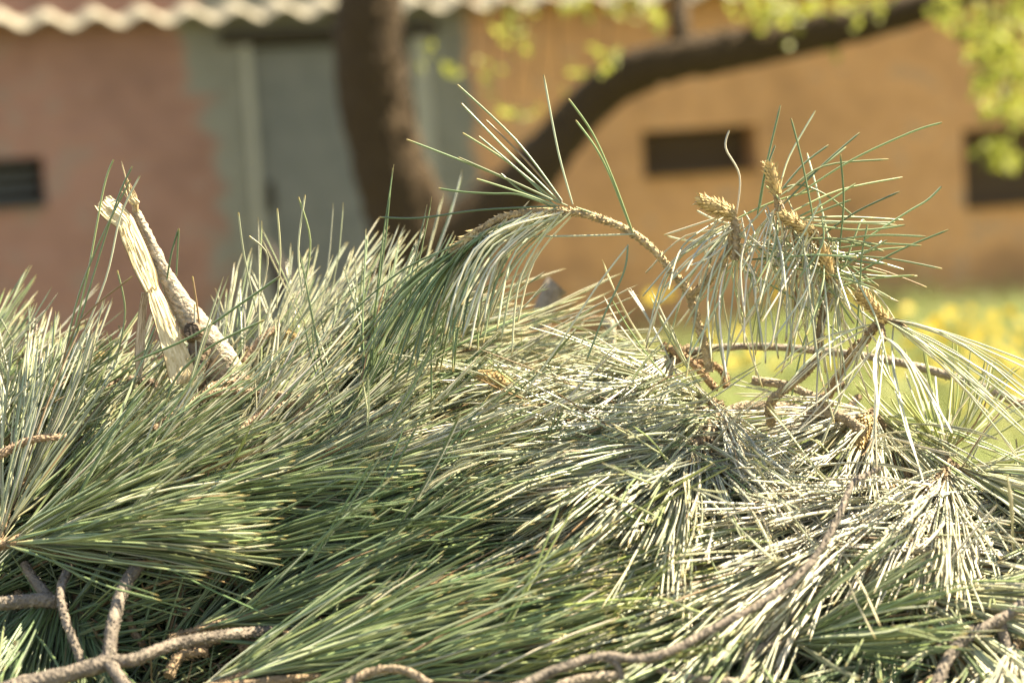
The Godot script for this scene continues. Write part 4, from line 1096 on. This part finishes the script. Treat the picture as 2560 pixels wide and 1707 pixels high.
func stub() -> void:
	var d := 2.16
	var base := z(960, 1420, d + 0.03)
	var t := thing("broken_branch", base, "thick broken branch stub with pale split wood, pointing up", "branch")
	var b := MB.new()
	var mm := 0.4464 / FL * d
	tube(b, smooth_path([base, z(905, 1270, d + 0.02), z(850, 1170, d + 0.01), z(785, 1080, d), z(722, 990, d), z(650, 875, d), z(582, 745, d), z(518, 605, d), z(460, 480, d), z(425, 400, d), z(410, 350, d)], 6), PackedFloat32Array([110 * mm, 105 * mm, 92 * mm, 88 * mm, 74 * mm, 56 * mm, 42 * mm, 33 * mm, 26 * mm, 20 * mm, 12 * mm]), 26, 0.0011, 130.0, Color(0.40, 0.34, 0.26), 0.45, Color(0.5, 0.42, 0.26))
	var st := part("stem", b, M.bark, t, base)
	b = MB.new()
	tube(b, smooth_path([z(770, 1090, d), z(745, 1075, d - 0.014), z(735, 1065, d - 0.022)], 4), PackedFloat32Array([62 * mm, 56 * mm, 44 * mm]), 16, 0.0012, 120.0, Color(0.17, 0.125, 0.085), 0.4, Color(0.07, 0.05, 0.035))
	part("knot", b, M.bark, st, base)
	b = MB.new()
	tube(b, smooth_path([z(800, 1120, d), z(775, 1230, d - 0.004), z(768, 1330, d - 0.002), z(790, 1420, d + 0.01)], 4), PackedFloat32Array([80 * mm, 62 * mm, 46 * mm, 40 * mm]), 16, 0.0012, 120.0, Color(0.20, 0.15, 0.10), 0.4, Color(0.07, 0.05, 0.035))
	part("lower_stem", b, M.bark, t, base)
	var wood := Color(0.60, 0.49, 0.30)
	var bark := Color(0.20, 0.13, 0.07)
	b = MB.new()
	slab(b, [[205, 392], [258, 445], [322, 492], [345, 560], [380, 640], [420, 740], [478, 852]], [[288, 322], [335, 352], [400, 425], [432, 490], [492, 620], [541, 750], [548, 832]], d - 0.022, d - 0.010, 0.007, 0.0015, wood, bark, 0.006)
	fibres(b, [[205, 392], [258, 445], [322, 492], [345, 560], [380, 640], [420, 740], [478, 852]], [[288, 322], [335, 352], [400, 425], [432, 490], [492, 620], [541, 750], [548, 832]], d - 0.021, 20, wood)
	part("split_wood", b, M.wood, t, base)
	b = MB.new()
	slab(b, [[492, 880], [505, 940], [530, 1020], [565, 1150], [590, 1250], [612, 1340], [626, 1366]], [[552, 826], [602, 920], [656, 1040], [696, 1140], [735, 1232], [748, 1300], [712, 1362]], d - 0.027, d - 0.015, 0.006, 0.0012, wood * 1.03, bark, 0.007)
	fibres(b, [[492, 880], [505, 940], [530, 1020], [565, 1150], [590, 1250], [612, 1340], [626, 1366]], [[552, 826], [602, 920], [656, 1040], [696, 1140], [735, 1232], [748, 1300], [712, 1362]], d - 0.018000000000000002, 20, wood)
	part("split_wood", b, M.wood, t, base)
	b = MB.new()
	slab(b, [[455, 862], [440, 950], [428, 1060], [418, 1200], [425, 1290], [440, 1342]], [[492, 868], [481, 960], [477, 1060], [472, 1180], [468, 1250], [446, 1342]], d - 0.010, d - 0.006, 0.005, 0.0006, Color(0.56, 0.44, 0.31), bark, 0.003)
	part("splinter", b, M.wood, t, base)
	b = MB.new()
	slab(b, [[362, 215], [380, 290], [398, 345], [404, 405]], [[374, 220], [420, 298], [432, 340], [436, 400]], d - 0.002, d - 0.004, 0.003, 0.0005, Color(0.5, 0.38, 0.2), bark, 0.002)
	fibres(b, [[362, 215], [380, 290], [398, 345], [404, 405]], [[374, 220], [420, 298], [432, 340], [436, 400]], d - 0.006, 8, wood)
	part("splinter", b, M.wood, t, base)
	b = MB.new()
	slab(b, [[376, 322], [382, 345], [396, 362]], [[410, 316], [444, 346], [428, 362]], d - 0.010, d - 0.010, 0.002, 0.0005, wood * 1.1, wood * 0.8, 0.002)
	fibres(b, [[376, 322], [382, 345], [396, 362]], [[410, 316], [444, 346], [428, 362]], d - 0.014, 8, wood)
	part("splinter", b, M.wood, t, base)
	# needles standing up in front of the stub
	var nd := thing("pine_shoot", P(175, 900, d - 0.03), "few long needles rising in front of the split stub's top", "shoot")
	for q in [[[165, 900], [215, 700], [258, 470], [283, 398]], [[170, 905], [232, 690], [292, 500], [330, 415]], [[180, 900], [262, 700], [300, 540], [349, 438]], [[160, 890], [195, 740], [250, 600], [326, 447]], [[440, 690], [446, 570]], [[150, 920], [200, 800], [330, 690]], [[290, 900], [312, 780], [292, 675]], [[416, 700], [445, 572]]]:
		lone(nd, nd.position, q, d - 0.03, d - 0.04, 1)
	for q in [[[330, 905], [480, 840], [600, 760], [700, 690]], [[400, 1090], [430, 960], [520, 870], [660, 800]]]:
		lone(nd, nd.position, q, d - 0.06, d - 0.06, 0, 0.0014)
	for q in [[[500, 860], [495, 790], [480, 690]], [[492, 1000], [490, 900], [485, 760]], [[640, 780], [610, 640], [595, 530]], [[690, 770], [700, 640], [692, 520]], [[760, 720], [775, 600], [745, 492]], [[755, 740], [745, 620], [762, 486]], [[650, 740], [668, 640], [622, 590]]]:
		lone(nd, nd.position, q, d - 0.01, d - 0.02, 2)

func arching() -> void:
	var d := 2.12
	var base := P(1775, 930, d)
	var t := thing("pine_branch", base, "arching scaly twig that stands highest over the heap's middle", "branch")
	var b := MB.new()
	var tan := Color(0.42, 0.32, 0.18)
	twig_shape(b, smooth_path([base, P(1762, 862, d), P(1738, 785, d), P(1722, 730, d), P(1690, 690, d), P(1632, 622, d), P(1562, 572, d), P(1490, 543, d), P(1440, 531, d), P(1390, 528, d), P(1320, 530, d), P(1250, 545, d), P(1190, 580, d)], 5), 0.0046, 0.0034, 1.4, tan)
	part("stem", b, M.bark, t, base)
	b = MB.new()
	twig_shape(b, smooth_path([P(1722, 738, d), P(1760, 715, d - 0.01), P(1795, 670, d - 0.02), P(1825, 620, d - 0.02), P(1838, 560, d - 0.02)], 5), 0.0045, 0.0036, 1.3, tan)
	part("side_stem", b, M.bark, t, base)
	b = MB.new()
	bud(b, P(1195, 580, d), P(1128, 635, d), 0.0062)
	part("pollen_cone", b, M.cone, t, base)
	# traced from the fan of needles at the bend
	for q in [[[1405, 501], [1290, 350], [1143, 211]], [[1400, 505], [1262, 370], [1153, 258]], [[1395, 508], [1270, 405], [1156, 332]], [[1385, 512], [1290, 420], [1196, 340]], [[1420, 515], [1230, 432], [1015, 348]], [[1400, 508], [1280, 452], [1145, 393]], [[1395, 515], [1290, 478], [1191, 447]], [[1390, 520], [1300, 487], [1232, 484], [1160, 480], [1096, 471]], [[1400, 515], [1200, 525], [1050, 545], [949, 543]], [[1380, 500], [1310, 480], [1252, 434]], [[1432, 511], [1396, 380], [1359, 186]], [[1583, 582], [1530, 440], [1480, 330], [1421, 246]], [[1580, 580], [1530, 450], [1490, 370], [1439, 300]], [[1405, 505], [1310, 395], [1215, 300]], [[1590, 585], [1420, 590], [1160, 592]], [[1440, 518], [1510, 545], [1560, 575]], [[1400, 520], [1320, 540], [1180, 610], [1100, 660]]]:
		lone(t, base, q, d - 0.004, d + rng.randf_range(-0.03, 0.03), 1)
	for q in [[[1572, 612], [1490, 720], [1400, 860], [1310, 985]], [[1570, 612], [1560, 680], [1510, 790], [1465, 905]]]:
		lone(t, base, q, d, d - 0.02, 1)
	# hanging needles below the bend
	for k in 46:
		var x := rng.randf_range(1330, 1440)
		var y := 530.0 + rng.randf_range(-4, 8)
		var l := rng.randf_range(300, 400)
		var a := deg_to_rad(rng.randfn(228, 8))
		var m := deg_to_rad(rng.randf_range(-14, 2))
		lone(t, base, [[x, y], [x + cos(a + m - 0.12) * l * 0.5, y - sin(a + m - 0.12) * l * 0.5], [x + cos(a + 0.06) * l, y - sin(a + 0.06) * l]], d - rng.randf_range(-0.01, 0.02), d - rng.randf_range(-0.03, 0.06), 2 if k % 3 else 3)
	for k in 44:
		var f := rng.randf()
		var x := lerpf(1270, 1140, f)
		var y := lerpf(545, 625, f)
		var l := rng.randf_range(280, 400)
		var a := deg_to_rad(rng.randfn(236, 12))
		lone(t, base, [[x, y], [x + cos(a - 0.1) * l * 0.5, y - sin(a - 0.1) * l * 0.5], [x + cos(a + 0.05) * l, y - sin(a + 0.05) * l]], d - rng.randf_range(-0.01, 0.02), d - rng.randf_range(-0.04, 0.05), 0 if k % 3 else 1)

func cluster() -> void:
	var d := 2.11
	var base := P(1930, 1060, d + 0.02)
	var t := thing("pine_branch", base, "bleached pine branch with hanging needles and buds against the wall", "branch")
	var tan := Color(0.33, 0.25, 0.145)
	var b := MB.new()
	twig_shape(b, smooth_path([base, P(1925, 1010, d), P(1960, 975, d), P(2010, 935, d), P(2042, 895, d), P(2052, 820, d), P(2066, 740, d), P(2072, 690, d), P(2066, 640, d), P(2030, 580, d), P(1985, 545, d), P(1950, 530, d)], 5), 0.0050, 0.0036, 1.3, tan)
	part("stem", b, M.bark, t, base)
	b = MB.new()
	twig_shape(b, smooth_path([P(1950, 535, d), P(1945, 510, d), P(1942, 480, d)], 4), 0.0036, 0.0034, 1.2, tan)
	part("side_stem", b, M.bark, t, base)
	b = MB.new()
	twig_shape(b, smooth_path([P(1838, 650, d - 0.02), P(1842, 600, d - 0.02), P(1838, 560, d - 0.02), P(1830, 535, d - 0.02)], 4), 0.0042, 0.0038, 1.2, tan)
	part("side_stem", b, M.bark, t, base)
	for q in [[1838, 540, 1745, 497, 0.0074], [1944, 485, 1920, 404, 0.0064], [2030, 580, 1950, 535, 0.0062], [2080, 690, 2055, 620, 0.0064]]:
		b = MB.new()
		bud(b, P(q[0], q[1], d - 0.02), P(q[2], q[3], d - 0.02), q[4])
		part("pollen_cone", b, M.cone, t, base)
	for q in [[[1842, 535], [1850, 440], [1815, 370], [1824, 325]], [[1893, 545], [1915, 420], [1952, 262]], [[1900, 520], [1915, 430], [1939, 362]], [[2035, 550], [2005, 400], [1978, 295]], [[1950, 470], [1975, 390], [2040, 276]], [[2075, 610], [2045, 480], [2018, 382]], [[1960, 510], [2060, 410], [2151, 331]], [[1950, 480], [2010, 410], [2073, 362]], [[1950, 490], [2050, 420], [2117, 367]], [[2100, 620], [2110, 500], [2102, 384]], [[1990, 490], [2130, 400], [2280, 330], [2357, 306]], [[1970, 480], [2060, 415], [2223, 398]], [[1980, 530], [2100, 475], [2258, 443]], [[1960, 560], [2060, 510], [2141, 458]], [[2160, 600], [2270, 530], [2320, 500], [2355, 466]], [[1980, 560], [2060, 525], [2129, 499]], [[2000, 545], [2120, 542], [2261, 550]], [[2000, 550], [2120, 555], [2240, 556]], [[1990, 558], [2150, 575], [2265, 562]], [[2130, 690], [2250, 625], [2373, 574]], [[1945, 475], [2000, 462], [2070, 490], [2138, 543]], [[2110, 680], [2200, 690], [2295, 690]], [[2060, 650], [2110, 680], [2159, 695]], [[2090, 640], [2170, 630], [2205, 602]], [[2070, 600], [2150, 610], [2211, 628]], [[2080, 690], [2150, 640], [2220, 600]], [[1950, 500], [1935, 480], [1915, 465]], [[2060, 620], [2130, 650], [2220, 660]], [[2100, 700], [2150, 560], [2166, 560]], [[2140, 860], [2150, 740], [2155, 640], [2170, 560]],
		[[1840, 530], [1760, 555], [1660, 588]], [[1835, 575], [1740, 640], [1660, 720]], [[1830, 560], [1730, 680], [1650, 760]], [[1835, 560], [1740, 600], [1668, 590]], [[1850, 565], [1790, 550], [1742, 526]], [[1840, 590], [1780, 640], [1726, 664]]]:
		lone(t, base, q, d - 0.01, d + rng.randf_range(-0.05, 0.04), 1 if q[q.size() - 1][0] > 1890 and q[q.size() - 1][1] < 720 else 3)
	# the hanging, bleached needles under each bud
	for g in [[1838, 560, 40, 50, 34, 244], [1945, 530, 44, 40, 26, 258], [2010, 580, 60, 50, 42, 264], [2075, 660, 30, 60, 24, 275], [1850, 600, 20, 40, 12, 300]]:
		for k in int(g[4]):
			var x: float = g[0] + rng.randfn() * g[2] * 0.5
			var y: float = g[1] + rng.randfn() * g[3] * 0.5
			var l := rng.randf_range(150, 390)
			var a := deg_to_rad(rng.randfn(g[5], 25))
			var w := rng.randf_range(-40, 40)
			var end := a + (deg_to_rad(270) - a) * 0.35
			var m := Vector2(x + cos(a) * l * 0.45 + w, y - sin(a) * l * 0.45)
			var e := Vector2(m.x + cos(end) * l * 0.55 - w, m.y - sin(end) * l * 0.55)
			lone(t, base, [[x, y], [m.x, m.y], [e.x, e.y]], d - rng.randf_range(-0.02, 0.03), d - rng.randf_range(-0.08, 0.08), 3 if k % 4 else 2, 0.00102)
	# level needles under the buds
	for k in 26:
		var x := rng.randf_range(1840, 2080)
		var y := lerpf(640, 700, (x - 1840) / 240.0) + rng.randf_range(-110, 30)
		var l := rng.randf_range(200, 330)
		var a := deg_to_rad(rng.randfn(350, 16))
		lone(t, base, [[x, y], [x + cos(a + 0.08) * l * 0.5, y - sin(a + 0.08) * l * 0.5], [x + cos(a) * l, y - sin(a) * l]], d, d + rng.randf_range(-0.06, 0.06), 1)
